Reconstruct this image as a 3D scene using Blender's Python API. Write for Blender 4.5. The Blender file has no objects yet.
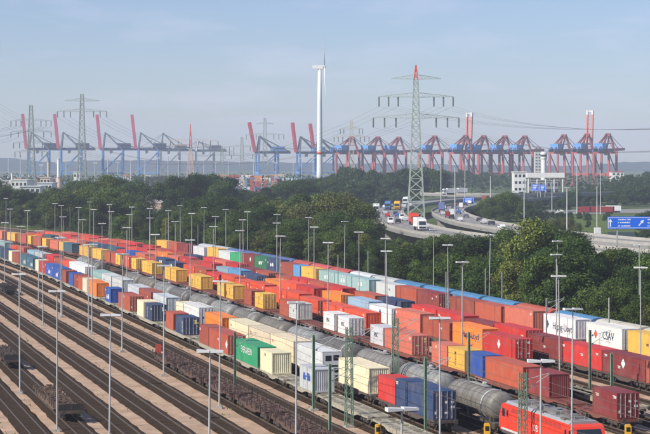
import bpy, math, random
import numpy as np
from mathutils import Vector, Matrix
R = math.radians
rnd = random.Random(7)
S = bpy.context.scene
COL = S.collection

# ------------------------------------------------------------------ camera
F, HOR, H = 1900.0, 163.0, 27.0          # focal length in photo pixels, horizon row, eye height
cd = bpy.data.cameras.new('camera'); cam = bpy.data.objects.new('camera', cd); COL.objects.link(cam)
cam.location = (0, 0, H); cam.rotation_euler = (math.pi/2, 0, 0)
cd.sensor_width = 36; cd.lens = F/650*36; cd.shift_y = -(217-HOR)/650
cd.clip_start = 1; cd.clip_end = 30000
S.camera = cam

# ------------------------------------------------------------------ sky and sun
SUN_EL, SUN_ROT = R(38), R(239)
w = bpy.data.worlds.new('World'); S.world = w; w.use_nodes = True
nt = w.node_tree; bg = nt.nodes['Background']
sky = nt.nodes.new('ShaderNodeTexSky'); sky.sky_type = 'NISHITA'; sky.sun_disc = False
sky.sun_elevation = SUN_EL; sky.sun_rotation = SUN_ROT
sky.altitude = 200; sky.air_density = 1.0; sky.dust_density = 0.4; sky.ozone_density = 4.5
# thin high cloud streaks mixed into the sky
tc = nt.nodes.new('ShaderNodeTexCoord'); mp = nt.nodes.new('ShaderNodeMapping')
mp.inputs['Scale'].default_value = (7, 7, 30)
nz = nt.nodes.new('ShaderNodeTexNoise'); nz.inputs['Scale'].default_value = 1.6; nz.inputs['Detail'].default_value = 6; nz.inputs['Roughness'].default_value = .55
cr = nt.nodes.new('ShaderNodeMapRange'); cr.inputs[1].default_value = .50; cr.inputs[2].default_value = .78; cr.inputs[3].default_value = 0; cr.inputs[4].default_value = .5
mx = nt.nodes.new('ShaderNodeMix'); mx.data_type = 'RGBA'
nt.links.new(tc.outputs['Generated'], mp.inputs[0]); nt.links.new(mp.outputs[0], nz.inputs['Vector'])
nt.links.new(nz.outputs[0], cr.inputs[0]); nt.links.new(cr.outputs[0], mx.inputs[0])
nt.links.new(sky.outputs[0], mx.inputs[6]); mx.inputs[7].default_value = (7.2, 7.4, 7.9, 1)
ti = nt.nodes.new('ShaderNodeMix'); ti.data_type = 'RGBA'; ti.blend_type = 'MULTIPLY'; ti.inputs[0].default_value = 1; ti.inputs[7].default_value = (1.0, .97, 1.12, 1)
nt.links.new(mx.outputs[2], ti.inputs[6]); nt.links.new(ti.outputs[2], bg.inputs[0]); bg.inputs[1].default_value = .088
ld = bpy.data.lights.new('sun', 'SUN'); ld.energy = 4.9; ld.angle = R(.53); ld.color = (1, .93, .82)
sun = bpy.data.objects.new('sun', ld); COL.objects.link(sun)
sd = Vector((math.sin(SUN_ROT)*math.cos(SUN_EL), math.cos(SUN_ROT)*math.cos(SUN_EL), math.sin(SUN_EL)))
sun.rotation_euler = (-sd).to_track_quat('-Z', 'Y').to_euler()
S.view_settings.view_transform = 'Standard'; S.view_settings.look = 'None'; S.view_settings.exposure = .3; S.view_settings.gamma = 1
try:
    S.cycles.max_bounces = 6; S.cycles.diffuse_bounces = 3; S.cycles.glossy_bounces = 2; S.cycles.volume_bounces = 1
    S.cycles.transparent_max_bounces = 8; S.cycles.use_denoising = True
except Exception: pass

# ------------------------------------------------------------------ place helpers
TH = R(15.6); SN, CS = math.sin(TH), math.cos(TH)
K = 2.5e-4; U0 = 430.0
def dl(u): return K*max(0, u-U0)**2
def tr(u, v, z=0):
    ve = v-dl(u); return Vector((-u*SN+ve*CS, u*CS+ve*SN, z))
def head(u): return TH+math.atan(2*K*max(0, u-U0))
def u_at(x, v):
    t = (x-325)/F; a, b = 5.0, 1200.0
    for _ in range(50):
        m = (a+b)/2; p = tr(m, v)
        if p.x/max(p.y, 1) > t: a = m
        else: b = m
    return a
def P(x, y, h=0.0):
    d = (H-h)*F/(y-HOR); return Vector(((x-325)/F*d, d, h))
def PD(x, d, z=0.0): return Vector(((x-325)/F*d, d, z))

# ------------------------------------------------------------------ materials
MATS = {}
def mat(name, col=None, rough=.6, metal=0, var=.25, scale=2.0, objcol=False, rust=0.0, island=False, transl=0.0, bump=0.0, spec=.4, coord='Object', rustcol=(.16, .07, .035)):
    m = bpy.data.materials.new(name); m.use_nodes = True; n = m.node_tree; L = n.links
    b = n.nodes['Principled BSDF']; b.inputs['Roughness'].default_value = rough; b.inputs['Metallic'].default_value = metal
    b.inputs['Specular IOR Level'].default_value = spec
    oi = n.nodes.new('ShaderNodeObjectInfo')
    if objcol: src = oi.outputs['Color']
    else:
        rg = n.nodes.new('ShaderNodeRGB'); rg.outputs[0].default_value = (*col, 1); src = rg.outputs[0]
    t = n.nodes.new('ShaderNodeTexCoord')
    ad = n.nodes.new('ShaderNodeVectorMath'); ad.operation = 'ADD'
    if coord == 'Object':
        sc = n.nodes.new('ShaderNodeVectorMath'); sc.operation = 'SCALE'; sc.inputs[0].default_value = (91, 37, 53); L.new(oi.outputs['Random'], sc.inputs['Scale'])
        L.new(t.outputs['Object'], ad.inputs[0]); L.new(sc.outputs[0], ad.inputs[1])
    else: L.new(t.outputs['Object'], ad.inputs[0])
    no = n.nodes.new('ShaderNodeTexNoise'); no.inputs['Scale'].default_value = scale; no.inputs['Detail'].default_value = 5; no.inputs['Roughness'].default_value = .65
    L.new(ad.outputs[0], no.inputs['Vector'])
    mr = n.nodes.new('ShaderNodeMapRange'); mr.inputs[1].default_value = .25; mr.inputs[2].default_value = .75; mr.inputs[3].default_value = 1-var; mr.inputs[4].default_value = 1+var
    L.new(no.outputs[0], mr.inputs[0])
    mu = n.nodes.new('ShaderNodeMix'); mu.data_type = 'RGBA'; mu.blend_type = 'MULTIPLY'; mu.inputs[0].default_value = 1
    L.new(src, mu.inputs[6]); L.new(mr.outputs[0], mu.inputs[7]); cur = mu.outputs[2]
    if island:
        ge = n.nodes.new('ShaderNodeNewGeometry'); m2 = n.nodes.new('ShaderNodeMapRange'); m2.inputs[3].default_value = .45; m2.inputs[4].default_value = 1.65
        L.new(ge.outputs['Random Per Island'], m2.inputs[0])
        mm = n.nodes.new('ShaderNodeMix'); mm.data_type = 'RGBA'; mm.blend_type = 'MULTIPLY'; mm.inputs[0].default_value = 1
        L.new(cur, mm.inputs[6]); L.new(m2.outputs[0], mm.inputs[7]); cur = mm.outputs[2]
    if name == 'paint':
        n3 = n.nodes.new('ShaderNodeTexNoise'); n3.inputs['Scale'].default_value = .45; n3.inputs['Detail'].default_value = 7; n3.inputs['Roughness'].default_value = .6; L.new(ad.outputs[0], n3.inputs['Vector'])
        m3 = n.nodes.new('ShaderNodeMapRange'); m3.inputs[1].default_value = .42; m3.inputs[2].default_value = .75; m3.inputs[4].default_value = .2; L.new(n3.outputs[0], m3.inputs[0])
        f3 = n.nodes.new('ShaderNodeMix'); f3.data_type = 'RGBA'; L.new(m3.outputs[0], f3.inputs[0]); L.new(cur, f3.inputs[6]); f3.inputs[7].default_value = (.34, .27, .22, 1); cur = f3.outputs[2]
    if rust > 0:
        n2 = n.nodes.new('ShaderNodeTexNoise'); n2.inputs['Scale'].default_value = 1.3; n2.inputs['Detail'].default_value = 8; n2.inputs['Roughness'].default_value = .72
        st = n.nodes.new('ShaderNodeMapping'); st.inputs['Scale'].default_value = (1, 1, .35); L.new(ad.outputs[0], st.inputs[0]); L.new(st.outputs[0], n2.inputs['Vector'])
        rr = n.nodes.new('ShaderNodeMapRange'); rr.inputs[1].default_value = .56; rr.inputs[2].default_value = .72; rr.inputs[4].default_value = rust
        L.new(n2.outputs[0], rr.inputs[0])
        rm = n.nodes.new('ShaderNodeMix'); rm.data_type = 'RGBA'; L.new(rr.outputs[0], rm.inputs[0]); L.new(cur, rm.inputs[6]); rm.inputs[7].default_value = (*rustcol, 1); cur = rm.outputs[2]
    L.new(cur, b.inputs['Base Color'])
    if bump > 0:
        bn = n.nodes.new('ShaderNodeTexNoise'); bn.inputs['Scale'].default_value = scale*6; bn.inputs['Detail'].default_value = 6; L.new(ad.outputs[0], bn.inputs['Vector'])
        bp = n.nodes.new('ShaderNodeBump'); bp.inputs['Strength'].default_value = bump; bp.inputs['Distance'].default_value = .08; L.new(bn.outputs[0], bp.inputs['Height']); L.new(bp.outputs[0], b.inputs['Normal'])
    if transl > 0:
        tb = n.nodes.new('ShaderNodeBsdfTranslucent'); L.new(cur, tb.inputs[0]); ms = n.nodes.new('ShaderNodeMixShader'); ms.inputs[0].default_value = transl
        out = n.nodes['Material Output']; L.new(b.outputs[0], ms.inputs[1]); L.new(tb.outputs[0], ms.inputs[2]); L.new(ms.outputs[0], out.inputs[0])
    MATS[name] = m; return m
mat('paint', objcol=True, rough=.5, var=.14, scale=1.1, rust=.55)
mat('print', objcol=True, rough=.6, var=.08, scale=3)
mat('steel', objcol=True, rough=.62, var=.28, scale=2.2, rust=.7)
mat('clean', objcol=True, rough=.45, var=.07, scale=.8)
mat('tankpaint', objcol=True, rough=.5, var=.4, scale=.6, rust=.75, rustcol=(.09, .075, .06))
mat('leaf', objcol=True, rough=.6, var=.35, scale=3.0, island=True, transl=.22, spec=.08)
mat('bark', (.09, .07, .05), rough=.9, spec=.04, var=.3, scale=6)
mat('gravel', (.41, .29, .205), rough=.95, spec=.04, var=.34, scale=.35, bump=.5, rust=.35, rustcol=(.25, .19, .12), coord='World')
mat('ballast', (.040, .027, .0175), rough=.95, spec=.04, var=.6, scale=1.3, bump=1.0, rust=.5, rustcol=(.080, .053, .034), coord='World')
mat('terrain', (.085, .115, .045), rough=.95, spec=.04, var=.35, scale=.03, bump=.3, rust=.5, rustcol=(.14, .15, .07), coord='World')
mat('asphalt', (.25, .245, .235), rough=.9, spec=.04, var=.12, scale=.3, coord='World')
mat('concrete', (.36, .345, .31), rough=.9, spec=.04, var=.18, scale=.4, coord='World')
mat('rail', (.15, .115, .09), rough=.4, metal=.3, var=.3, scale=2)
mat('sleeper', (.075, .054, .038), rough=.9, spec=.04, var=.3, scale=1.5)
mat('hill', (.02, .035, .035), rough=1, spec=.04, var=.25, scale=.01, coord='World')
mat('galv', (.42, .40, .37), rough=.5, var=.2, scale=3, rust=.5)
mat('glass', (.02, .03, .04), rough=.12, var=.05, spec=.8)
mat('black', (.012, .012, .012), rough=.6, var=.2)
mat('weeds', (.11, .15, .035), rough=.7, spec=.04, var=.4, scale=.15, island=True, transl=.2, coord='World')

# ------------------------------------------------------------------ mesh builder
class MB:
    def __init__(s): s.v = []; s.f = []; s.m = []; s.names = []
    def mi(s, m):
        if m not in s.names: s.names.append(m)
        return s.names.index(m)
    def add(s, vs, fs, m='paint'):
        o = len(s.v); k = s.mi(m); s.v += [tuple(p) for p in vs]
        for f in fs: s.f.append(tuple(o+i for i in f)); s.m.append(k)
        return s
    def box(s, x0, x1, y0, y1, z0, z1, m='paint'):
        return s.add([(x0, y0, z0), (x1, y0, z0), (x1, y1, z0), (x0, y1, z0), (x0, y0, z1), (x1, y0, z1), (x1, y1, z1), (x0, y1, z1)],
                     [(0, 3, 2, 1), (4, 5, 6, 7), (0, 1, 5, 4), (1, 2, 6, 5), (2, 3, 7, 6), (3, 0, 4, 7)], m)
    def bar(s, p, q, a, b=None, m='steel'):
        p, q = Vector(p), Vector(q); b = b or a; d = (q-p).normalized()
        up = Vector((0, 0, 1)) if abs(d.z) < .95 else Vector((1, 0, 0))
        r = d.cross(up).normalized()*a/2; t = r.cross(d).normalized()*b/2
        vs = [p-r-t, p+r-t, p+r+t, p-r+t, q-r-t, q+r-t, q+r+t, q-r+t]
        return s.add(vs, [(0, 3, 2, 1), (4, 5, 6, 7), (0, 1, 5, 4), (1, 2, 6, 5), (2, 3, 7, 6), (3, 0, 4, 7)], m)
    def tube(s, p, q, r0, r1=None, n=8, m='steel', caps=True):
        p, q = Vector(p), Vector(q); r1 = r0 if r1 is None else r1; d = (q-p).normalized()
        up = Vector((0, 0, 1)) if abs(d.z) < .95 else Vector((1, 0, 0))
        a = d.cross(up).normalized(); b = a.cross(d)
        vs = []
        for c, r in ((p, r0), (q, r1)):
            for i in range(n):
                t = 2*math.pi*i/n; vs.append(c+a*r*math.cos(t)+b*r*math.sin(t))
        fs = [(i, n+i, n+(i+1) % n, (i+1) % n) for i in range(n)]
        if caps: fs += [tuple(range(n)), tuple(range(2*n-1, n-1, -1))]
        return s.add(vs, fs, m)
    def prism(s, pts, y0, y1, m='paint', axis='y'):
        n = len(pts)
        f = (lambda a, b, y: (a, y, b)) if axis == 'y' else (lambda a, b, y: (y, a, b))
        vs = [f(a, b, y0) for a, b in pts]+[f(a, b, y1) for a, b in pts]
        return s.add(vs, [tuple(range(n)), tuple(range(2*n-1, n-1, -1))]+[(i, n+i, n+(i+1) % n, (i+1) % n) for i in range(n)], m)
    def lathe(s, prof, n=20, m='paint', axis='y', c=(0, 0, 0)):
        vs = []
        for r, h in prof:
            for i in range(n):
                t = 2*math.pi*i/n; a, b = r*math.cos(t), r*math.sin(t)
                vs.append((c[0]+a, c[1]+h, c[2]+b) if axis == 'y' else ((c[0]+a, c[1]+b, c[2]+h) if axis == 'z' else (c[0]+h, c[1]+a, c[2]+b)))
        fs = []
        for k in range(len(prof)-1):
            for i in range(n): fs.append((k*n+i, k*n+(i+1) % n, (k+1)*n+(i+1) % n, (k+1)*n+i))
        fs.append(tuple(range(n-1, -1, -1))); fs.append(tuple(range((len(prof)-1)*n, len(prof)*n)))
        return s.add(vs, fs, m)
    def mesh(s, name, smooth=False):
        me = bpy.data.meshes.new(name); me.from_pydata(s.v, [], s.f)
        for n in s.names: me.materials.append(MATS[n])
        if len(s.names) > 1: me.polygons.foreach_set('material_index', s.m)
        if smooth: me.polygons.foreach_set('use_smooth', [True]*len(s.f))
        me.validate(); me.update(); return me
CACHE = {}
def cached(key, fn, smooth=False):
    if key not in CACHE: CACHE[key] = fn().mesh(key if isinstance(key, str) else str(key[0]), smooth)
    return CACHE[key]
def ob(name, me, parent=None, loc=(0, 0, 0), rz=0, color=None, kind=None):
    if isinstance(me, MB): me = me.mesh(name)
    o = bpy.data.objects.new(name, me); COL.objects.link(o); o.location = loc; o.rotation_euler = (0, 0, rz)
    if parent is not None: o.parent = parent
    if color is not None: o.color = (*color[:3], 1)
    if kind: o['kind'] = kind
    return o
def thing(name, label, cat, loc, rz=0, group=None):
    o = bpy.data.objects.new(name, None); COL.objects.link(o); o.location = loc; o.rotation_euler = (0, 0, rz); o.empty_display_size = .3
    o['label'] = label; o['category'] = cat
    if group: o['group'] = group
    return o
def tag(o, label, cat, group=None):
    o['label'] = label; o['category'] = cat
    if group: o['group'] = group
    return o
ORD = 'first second third fourth fifth sixth seventh eighth ninth tenth eleventh twelfth thirteenth fourteenth fifteenth sixteenth seventeenth eighteenth nineteenth twentieth'.split()
def ordw(i): return ORD[i] if i < 20 else ('twenty-'+ORD[i-20] if i < 29 else ('thirtieth' if i == 29 else 'thirty-'+ORD[i-30]))

# ------------------------------------------------------------------ ground
def poly_sheet(name, pts, z, m, kind='structure'):
    b = MB(); b.add([(x, y, z) for x, y in pts], [tuple(range(len(pts)))], m); return ob(name, b, kind=kind)
poly_sheet('terrain', [(-3900, -400), (3900, -400), (3900, 7400), (-3900, 7400)], 0, 'terrain')
US = [-120+10*i for i in range(56)]+[440+10*i for i in range(56)]
US = sorted(set(US) | {72.5+2.5*i for i in range(124)})
def strip(b, v0, v1, z0, z1, us, m):                 # a bank with sloping shoulders between v0 and v1
    pr = [(v0, z0), (v0+.45, z1), (v1-.45, z1), (v1, z0)]; n = len(pr); vs = []
    for u in us:
        ja, jb = rnd.gauss(0, .055), rnd.gauss(0, .055)
        for k_, (v, z) in enumerate(pr): vs.append(tr(u, v+(ja if k_ == 0 else jb if k_ == 3 else 0), z))
    fs = []
    for k in range(len(us)-1):
        for i in range(n-1): fs.append((k*n+i, k*n+i+1, (k+1)*n+i+1, (k+1)*n+i))
    b.add(vs, fs, m)
b = MB(); vs = []; 
for u in US: vs += [tr(u, -25, .004), tr(u, 120, .004)]
b.add(vs, [(2*i, 2*i+1, 2*i+3, 2*i+2) for i in range(len(US)-1)], 'gravel'); ob('yard_ground', b, kind='structure')

TRACKS = [13.8, 18.5, 23.2, 27.6, 32.1, 37.0, 42.3, 47.7, 52.3, 57.0, 62.5, 67.6, 74.0, 80.5, 85.7, 92.0, 97.0, 103.7, 110.4, 115.4]
for i, v in enumerate(TRACKS):
    t = bpy.data.objects.new('railway_track', None); COL.objects.link(t); t['kind'] = 'structure'
    b = MB(); hw = 1.64 if v < 55 else 1.75
    strip(b, v-hw, v+hw, .006, .14, US, 'ballast'); ob('ballast_bed', b, t)
    for s in (-.75, .75):
        b = MB(); vs = []
        for u in US:
            for dv, z in ((-.036, .16), (-.036, .30), (.036, .30), (.036, .16)): vs.append(tr(u, v+s+dv, z))
        b.add(vs, [(4*k+j, 4*k+j+1, 4*k+j+5, 4*k+j+4) for k in range(len(US)-1) for j in range(3)], 'rail'); ob('rail', b, t)
    if v < 60:
        b = MB(); u = 70.0
        while u < 330:
            a = rnd.uniform(-.02, .02)
            p = [tr(u-.13, v-1.3+a), tr(u+.13, v-1.3+a), tr(u+.13, v+1.3+a), tr(u-.13, v+1.3+a)]
            b.add([(q.x, q.y, .12) for q in p]+[(q.x, q.y, .18) for q in p], [(4, 7, 6, 5), (0, 4, 5, 1), (1, 5, 6, 2), (2, 6, 7, 3), (3, 7, 4, 0)], 'sleeper'); u += .62
        ob('sleeper_row', b, t, kind='stuff')

# ------------------------------------------------------------------ containers
W2 = 1.219
def corr(b, x, y0, y1, z0, z1, out, pitch=.28, dep=.045, m='paint', axis='y'):
    n = max(3, round((y1-y0)/pitch)); p = (y1-y0)/n; pts = []
    for i in range(n):
        a = y0+i*p; pts += [(a, 0), (a+.25*p, 0), (a+.5*p, 1), (a+.75*p, 1)]
    pts.append((y1, 0)); vs = []
    for a, d in pts:
        q = x-out*dep*(1-d)-out*.01
        for z in (z0, z1): vs.append((q, a, z) if axis == 'y' else (a, q, z))
    fs = []
    for i in range(len(pts)-1):
        f = (2*i, 2*i+2, 2*i+3, 2*i+1); fs.append(f if (out > 0) == (axis == 'y') else f[::-1])
    b.add(vs, fs, m)
def shell(L, Hh, reefer=False):
    b = MB(); e = .13
    for x in (-W2, W2-e):
        for y in (0, L-e): b.box(x, x+e, y, y+e, 0, Hh)
    for y in (0, L-e):
        b.box(-W2+e, W2-e, y+.004, y+e-.004, .004, .16); b.box(-W2+e, W2-e, y+.004, y+e-.004, Hh-.11, Hh-.004)
    for x in (-W2+.003, W2-.083):
        b.box(x, x+.08, e, L-e, .004, .15); b.box(x, x+.08, e, L-e, Hh-.08, Hh-.004)
    if reefer:
        for s in (-1, 1):
            x = s*(W2-.035); b.box(min(x, x-s*.02), max(x, x-s*.02), e, L-e, .15, Hh-.08)
            for k in range(1, int(L/.6)): b.box(min(x, x+s*.012), max(x, x+s*.012), k*.6, k*.6+.03, .16, Hh-.09)
        b.box(-W2+e, W2-e, L-.07, L-.02, .16, Hh-.11)
    else:
        corr(b, -W2, e, L-e, .15, Hh-.08, -1); corr(b, W2, e, L-e, .15, Hh-.08, 1)
        corr(b, L, -W2+e, W2-e, .16, Hh-.11, 1, axis='x')
    # roof: gently corrugated sheet
    n = int(L/.36); vs = []
    for i in range(2*n+1):
        y = .02+(L-.04)*i/(2*n); z = Hh-.012-(.022 if i % 2 else 0)
        vs += [(-W2+.06, y, z), (W2-.06, y, z)]
    b.add(vs, [(2*i, 2*i+1, 2*i+3, 2*i+2) for i in range(2*n)])
    b.box(-W2+.09, W2-.09, .1, L-.1, .03, .1)
    return b
def door(Hh, side):
    b = MB(); x0, x1 = (-W2+.14, -.01) if side < 0 else (.01, W2-.14)
    b.box(x0, x1, .02, .07, .17, Hh-.12)
    for k in range(4):
        z = .35+k*(Hh-.75)/4; b.box(x0+.08, x1-.08, .005, .019, z, z+(Hh-.75)/4-.14)
    for f in (.25, .72):
        x = x0+(x1-x0)*f; b.tube((x, -.03, .1), (x, -.03, Hh-.06), .024, n=6, m='galv')
        for z in (.22, .9, Hh-.5): b.box(x-.05, x+.05, -.045, .019, z, z+.09, 'galv')
    return b
def placard(k):
    b = MB(); r = random.Random(k)
    for _ in range(5):
        x = r.choice((-.95, -.55, .2, .6, .85)); z = r.choice((.7, 1.25, 1.75, 2.1)); w_, h_ = r.uniform(.08, .2), r.uniform(.06, .16)
        b.box(x-w_, x+w_, -.004, .004, z-h_, z+h_, 'print')
    return b
def reefer_unit(Hh):
    b = MB(); b.box(-W2+.16, W2-.16, .01, .10, .18, Hh-.13, 'print')
    b.box(-.9, .9, -.004, .009, .35, .85, 'black'); b.box(-.85, -.1, -.006, .009, Hh-1.15, Hh-.5, 'black'); b.box(.15, .85, -.006, .009, Hh-1.1, Hh-.45, 'black'); b.box(-.6, .7, -.003, .009, 1.05, 1.25, 'black')
    return b
def end_panel(Hh):
    b = MB(); corr(b, 0, -W2+.13, W2-.13, .16, Hh-.11, -1, axis='x', pitch=.25, dep=.05); return b
FONT = {}
def text_mesh(s, size):
    k = (s, size)
    if k not in FONT:
        cu = bpy.data.curves.new('t', 'FONT'); cu.body = s; cu.size = size; cu.align_x = 'CENTER'; cu.align_y = 'CENTER'; cu.extrude = .004; cu.space_line = .85; cu.resolution_u = 2
        o = bpy.data.objects.new('t', cu); COL.objects.link(o); dg = bpy.context.evaluated_depsgraph_get(); dg.update()
        me = bpy.data.meshes.new_from_object(o.evaluated_get(dg)); bpy.data.objects.remove(o); bpy.data.curves.remove(cu)
        me.materials.clear(); me.materials.append(MATS['print']); FONT[k] = me
    return FONT[k]
def mark_mesh(kind):
    def f():
        b = MB()
        def q(y0, y1, z0, z1): b.box(-.012, 0, y0, y1, z0, z1, 'print')
        if kind == 'diamond':
            r = .62; b.add([(-.012, -r, 0), (-.012, 0, -r), (-.012, r, 0), (-.012, 0, r), (0, -r, 0), (0, 0, -r), (0, r, 0), (0, 0, r)], [(0, 1, 2, 3), (7, 6, 5, 4), (0, 4, 5, 1), (1, 5, 6, 2), (2, 6, 7, 3), (3, 7, 4, 0)], 'print')
        elif kind == 'patch':
            q(-1.5, -.4, -.45, .15); q(-1.3, -.2, .18, .36); q(.35, 1.5, -.5, .05); q(.6, 1.3, .08, .3); q(-.2, .2, -.1, .05)
        elif kind == 'stripe': q(-.1, .1, -.9, -.45); q(-.1, .1, -.35, .1); q(-.1, .1, .2, .75)
        else: q(-.42, .42, .06, .13); q(-.42, .2, -.05, .01); q(-.42, .3, -.15, -.1)
        return b
    return cached(('mark', kind), f)
C = dict(white=(.72, .72, .69), palegrey=(.53, .55, .55), grey=(.36, .38, .38), cream=(.70, .62, .43), red=(.52, .035, .03), orangered=(.68, .085, .035), salmon=(.60, .16, .10),
         brick=(.40, .085, .045), maroon=(.23, .035, .035), brown=(.30, .07, .045), orange=(.82, .23, .035), yellow=(.74, .43, .075), navy=(.028, .055, .125), blue=(.03, .09, .36),
         teal=(.30, .46, .43), green=(.02, .30, .13), darkgreen=(.02, .14, .07), paleblue=(.30, .42, .52), darkteal=(.045, .11, .15), lightblue=(.10, .30, .52))
CW = dict(palegrey='light grey', orangered='orange red', brick='brick red', darkgreen='dark green', paleblue='pale blue', darkteal='dark teal', lightblue='light blue', teal='grey teal')
def cname(c): return CW.get(c, c)
def container(loc, rz, L, Hh, col, opts, near, label, group):
    c = C[col]; j = rnd.uniform(.86, 1.1); c = tuple(min(.85, k*j*rnd.uniform(.96, 1.04)) for k in c)
    t = thing('container', label, 'container', loc, rz, group)
    reef = 'reefer' in opts
    sh = ob('shell', cached(('shell', L, Hh, reef), lambda: shell(L, Hh, reef)), t, color=c)
    far_end = 'noseend' in opts or (not reef and 'doors' not in opts and rnd.random() < .42)
    if reef: ob('cooling_unit', cached(('cooling_unit', Hh), lambda: reefer_unit(Hh)), t, color=(.62, .63, .62))
    elif far_end: ob('end_wall', cached(('end_wall', Hh), lambda: end_panel(Hh)), t, loc=(0, .03, 0), color=c)
    else:
        for s in (-1, 1): ob('door', cached(('door', Hh, s), lambda: door(Hh, s)), t, color=c)
        if loc[1] < 420: k = rnd.randrange(4); ob('placard', cached(('placard', k), lambda: placard(k)), t, color=rnd.choice(((.7, .7, .67), (.7, .7, .67), (.75, .6, .2))), kind='stuff')
    if near:
        for o_ in opts:
            if o_.startswith('T:'):
                _, s, size, colr, pos, zf = o_.split(':')
                s = s.replace('|', '\n')
                m = ob('lettering', text_mesh(s, float(size)), t, loc=(-W2-.012, L*(1-float(pos)), Hh*float(zf)), color=C.get(colr, (.02, .03, .06)))
                m.rotation_euler = (math.pi/2, 0, -math.pi/2)
            elif o_.startswith('M:'):
                _, k, colr, pos, zf = o_.split(':')
                ob('emblem', mark_mesh(k), t, loc=(-W2-.003, L*(1-float(pos)), Hh*float(zf)), color=C.get(colr, (.02, .03, .06)))
        if rnd.random() < .42 and col not in ('white', 'cream'):
            ob('emblem', mark_mesh('small'), t, loc=(-W2-.002, L*rnd.choice((.06, .1, .9, .5))+.2, Hh*rnd.uniform(.62, .86)), color=C['white'])
        if rnd.random() < .4 and L > 8 and len(opts) < 2: ob('emblem', mark_mesh(rnd.choice(('small', 'small', 'diamond', 'small'))), t, loc=(-W2-.0025, L*rnd.choice((.3, .5, .72)), Hh*.6), color=C['white'] if col not in ('white', 'cream', 'palegrey') else (.04, .08, .2))
    return t

# ------------------------------------------------------------------ wagons
def wheel():
    b = MB(); b.lathe([(.18, -.09), (.44, -.07), (.46, -.03), (.46, .05), (.40, .055), (.2, .08), (.09, .10)], n=14, m='steel', axis='x'); return b
def bogie():
    b = MB()
    for s in (-1, 1):
        x = s*1.0
        b.box(x-.06, x+.06, -1.15, 1.15, .52, .72, 'steel'); b.box(x-.09, x+.09, -1.25, -.65, .36, .60, 'steel'); b.box(x-.09, x+.09, .65, 1.25, .36, .60, 'steel')
        b.box(x-.1, x+.1, -.25, .25, .40, .80, 'steel')
        for y in (-.42, .42): b.tube((x, y, .35), (x, y, .55), .08, n=6)
    b.box(-.93, .93, -.2, .2, .56, .78, 'steel')
    for y in (-.9, .9): b.tube((-.75, y, .46+.14), (.75, y, .46+.14), .08, n=6)
    return b
def bogie_low():
    b = bogie()
    for y in (-.9, .9):
        for s in (-1, 1): b.tube((s*.68, y, .6), (s*.82, y, .6), .46, n=10)
    return b
def add_bogies(t, L, near, col):
    for y in (2.0, L-2.0):
        if near:
            g = ob('bogie', cached('bogie', bogie), t, loc=(0, y, .14), color=col)
            for yy in (-.9, .9):
                for s in (-1, 1): ob('wheel', cached('wheel', wheel, True), g, loc=(s*.75, yy, .46), rz=0 if s > 0 else math.pi, color=(.10, .075, .06))
        else: ob('bogie', cached('bogie_low', bogie_low), t, loc=(0, y, .14), color=col)
    for y, s in ((0, -1), (L, 1)):
        for x in (-.87, .87):
            def bf():
                q = MB(); q.tube((0, 0, 0), (0, .5, 0), .09, n=8); q.tube((0, .46, 0), (0, .56, 0), .24, n=10); return q
            if near: ob('buffer', cached('buffer', bf), t, loc=(x, y, 1.03), rz=0 if s > 0 else math.pi, color=(.06, .055, .05))
def flat_frame(L):
    b = MB()
    for s in (-1, 1):   # fish-bellied side sills
        pts = [(.25, .98), (.25, 1.14), (L-.25, 1.14), (L-.25, .98), (L-4.0, .92), (L-5.4, .62), (5.4, .62), (4.0, .92)]
        x = s*1.18; n = len(pts); vs = [(x-.05, a, z) for a, z in pts]+[(x+.05, a, z) for a, z in pts]
        b.add(vs, [tuple(range(n)), tuple(range(2*n-1, n-1, -1))]+[(i, n+i, n+(i+1) % n, (i+1) % n) for i in range(n)], 'steel')
        b.box(min(x-s*.06, x+s*.09), max(x-s*.06, x+s*.09), .26, L-.26, 1.144, 1.165, 'steel')
    b.box(-.28, .28, .2, L-.2, .78, 1.10, 'steel')
    n = int(L/1.5)
    for i in range(n+1):
        y = .32+(L-.64)*i/n; b.box(-1.12, -.29, y-.07, y+.07, .94, 1.12, 'steel'); b.box(.29, 1.12, y-.07, y+.07, .94, 1.12, 'steel')
    b.box(-1.3, 1.3, .05, .19, .86, 1.16, 'steel'); b.box(-1.3, 1.3, L-.19, L-.05, .86, 1.16, 'steel')
    for y in (.6, 6.3, L/2-.5, L/2+.5, L-6.3, L-.6):   # container pins
        for s in (-1, 1): b.box(s*1.1-.09, s*1.1+.09, y-.1, y+.1, 1.166, 1.24, 'steel')
    return b
def deck_plates(L):
    b = MB()
    y = .4
    r = random.Random(int(L*10))
    while y < L-1.3:
        z = 1.135+r.uniform(-.01, .01); b.box(-1.10, -.31, y, y+1.25, z-.03, z, 'steel')
        if r.random() < .8: b.box(.31, 1.10, y, y+1.25, z-.03, z, 'steel')
        y += 1.5
    return b
def brake_gear(L):
    b = MB(); m = L/2
    b.tube((-.7, m-1.4, .62), (-.7, m-.4, .62), .2, n=10); b.tube((.6, m+.2, .66), (.6, m+1.7, .66), .24, n=10); b.box(-.95, -.6, m+.5, m+1.1, .45, .75, 'steel')
    b.bar((-1.3, m-2.4, .8), (-1.3, m-2.4, .45), .05); b.box(-1.33, -1.27, m-2.65, m-2.15, .42, .47, 'steel')
    return b
def stakes(L):
    r = random.Random(3); n = int(L/1.9)
    return [(s*1.29, .5+(L-1.0)*i/n) for i in range(n+1) for s in (-1, 1) if r.random() < .88]
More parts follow.
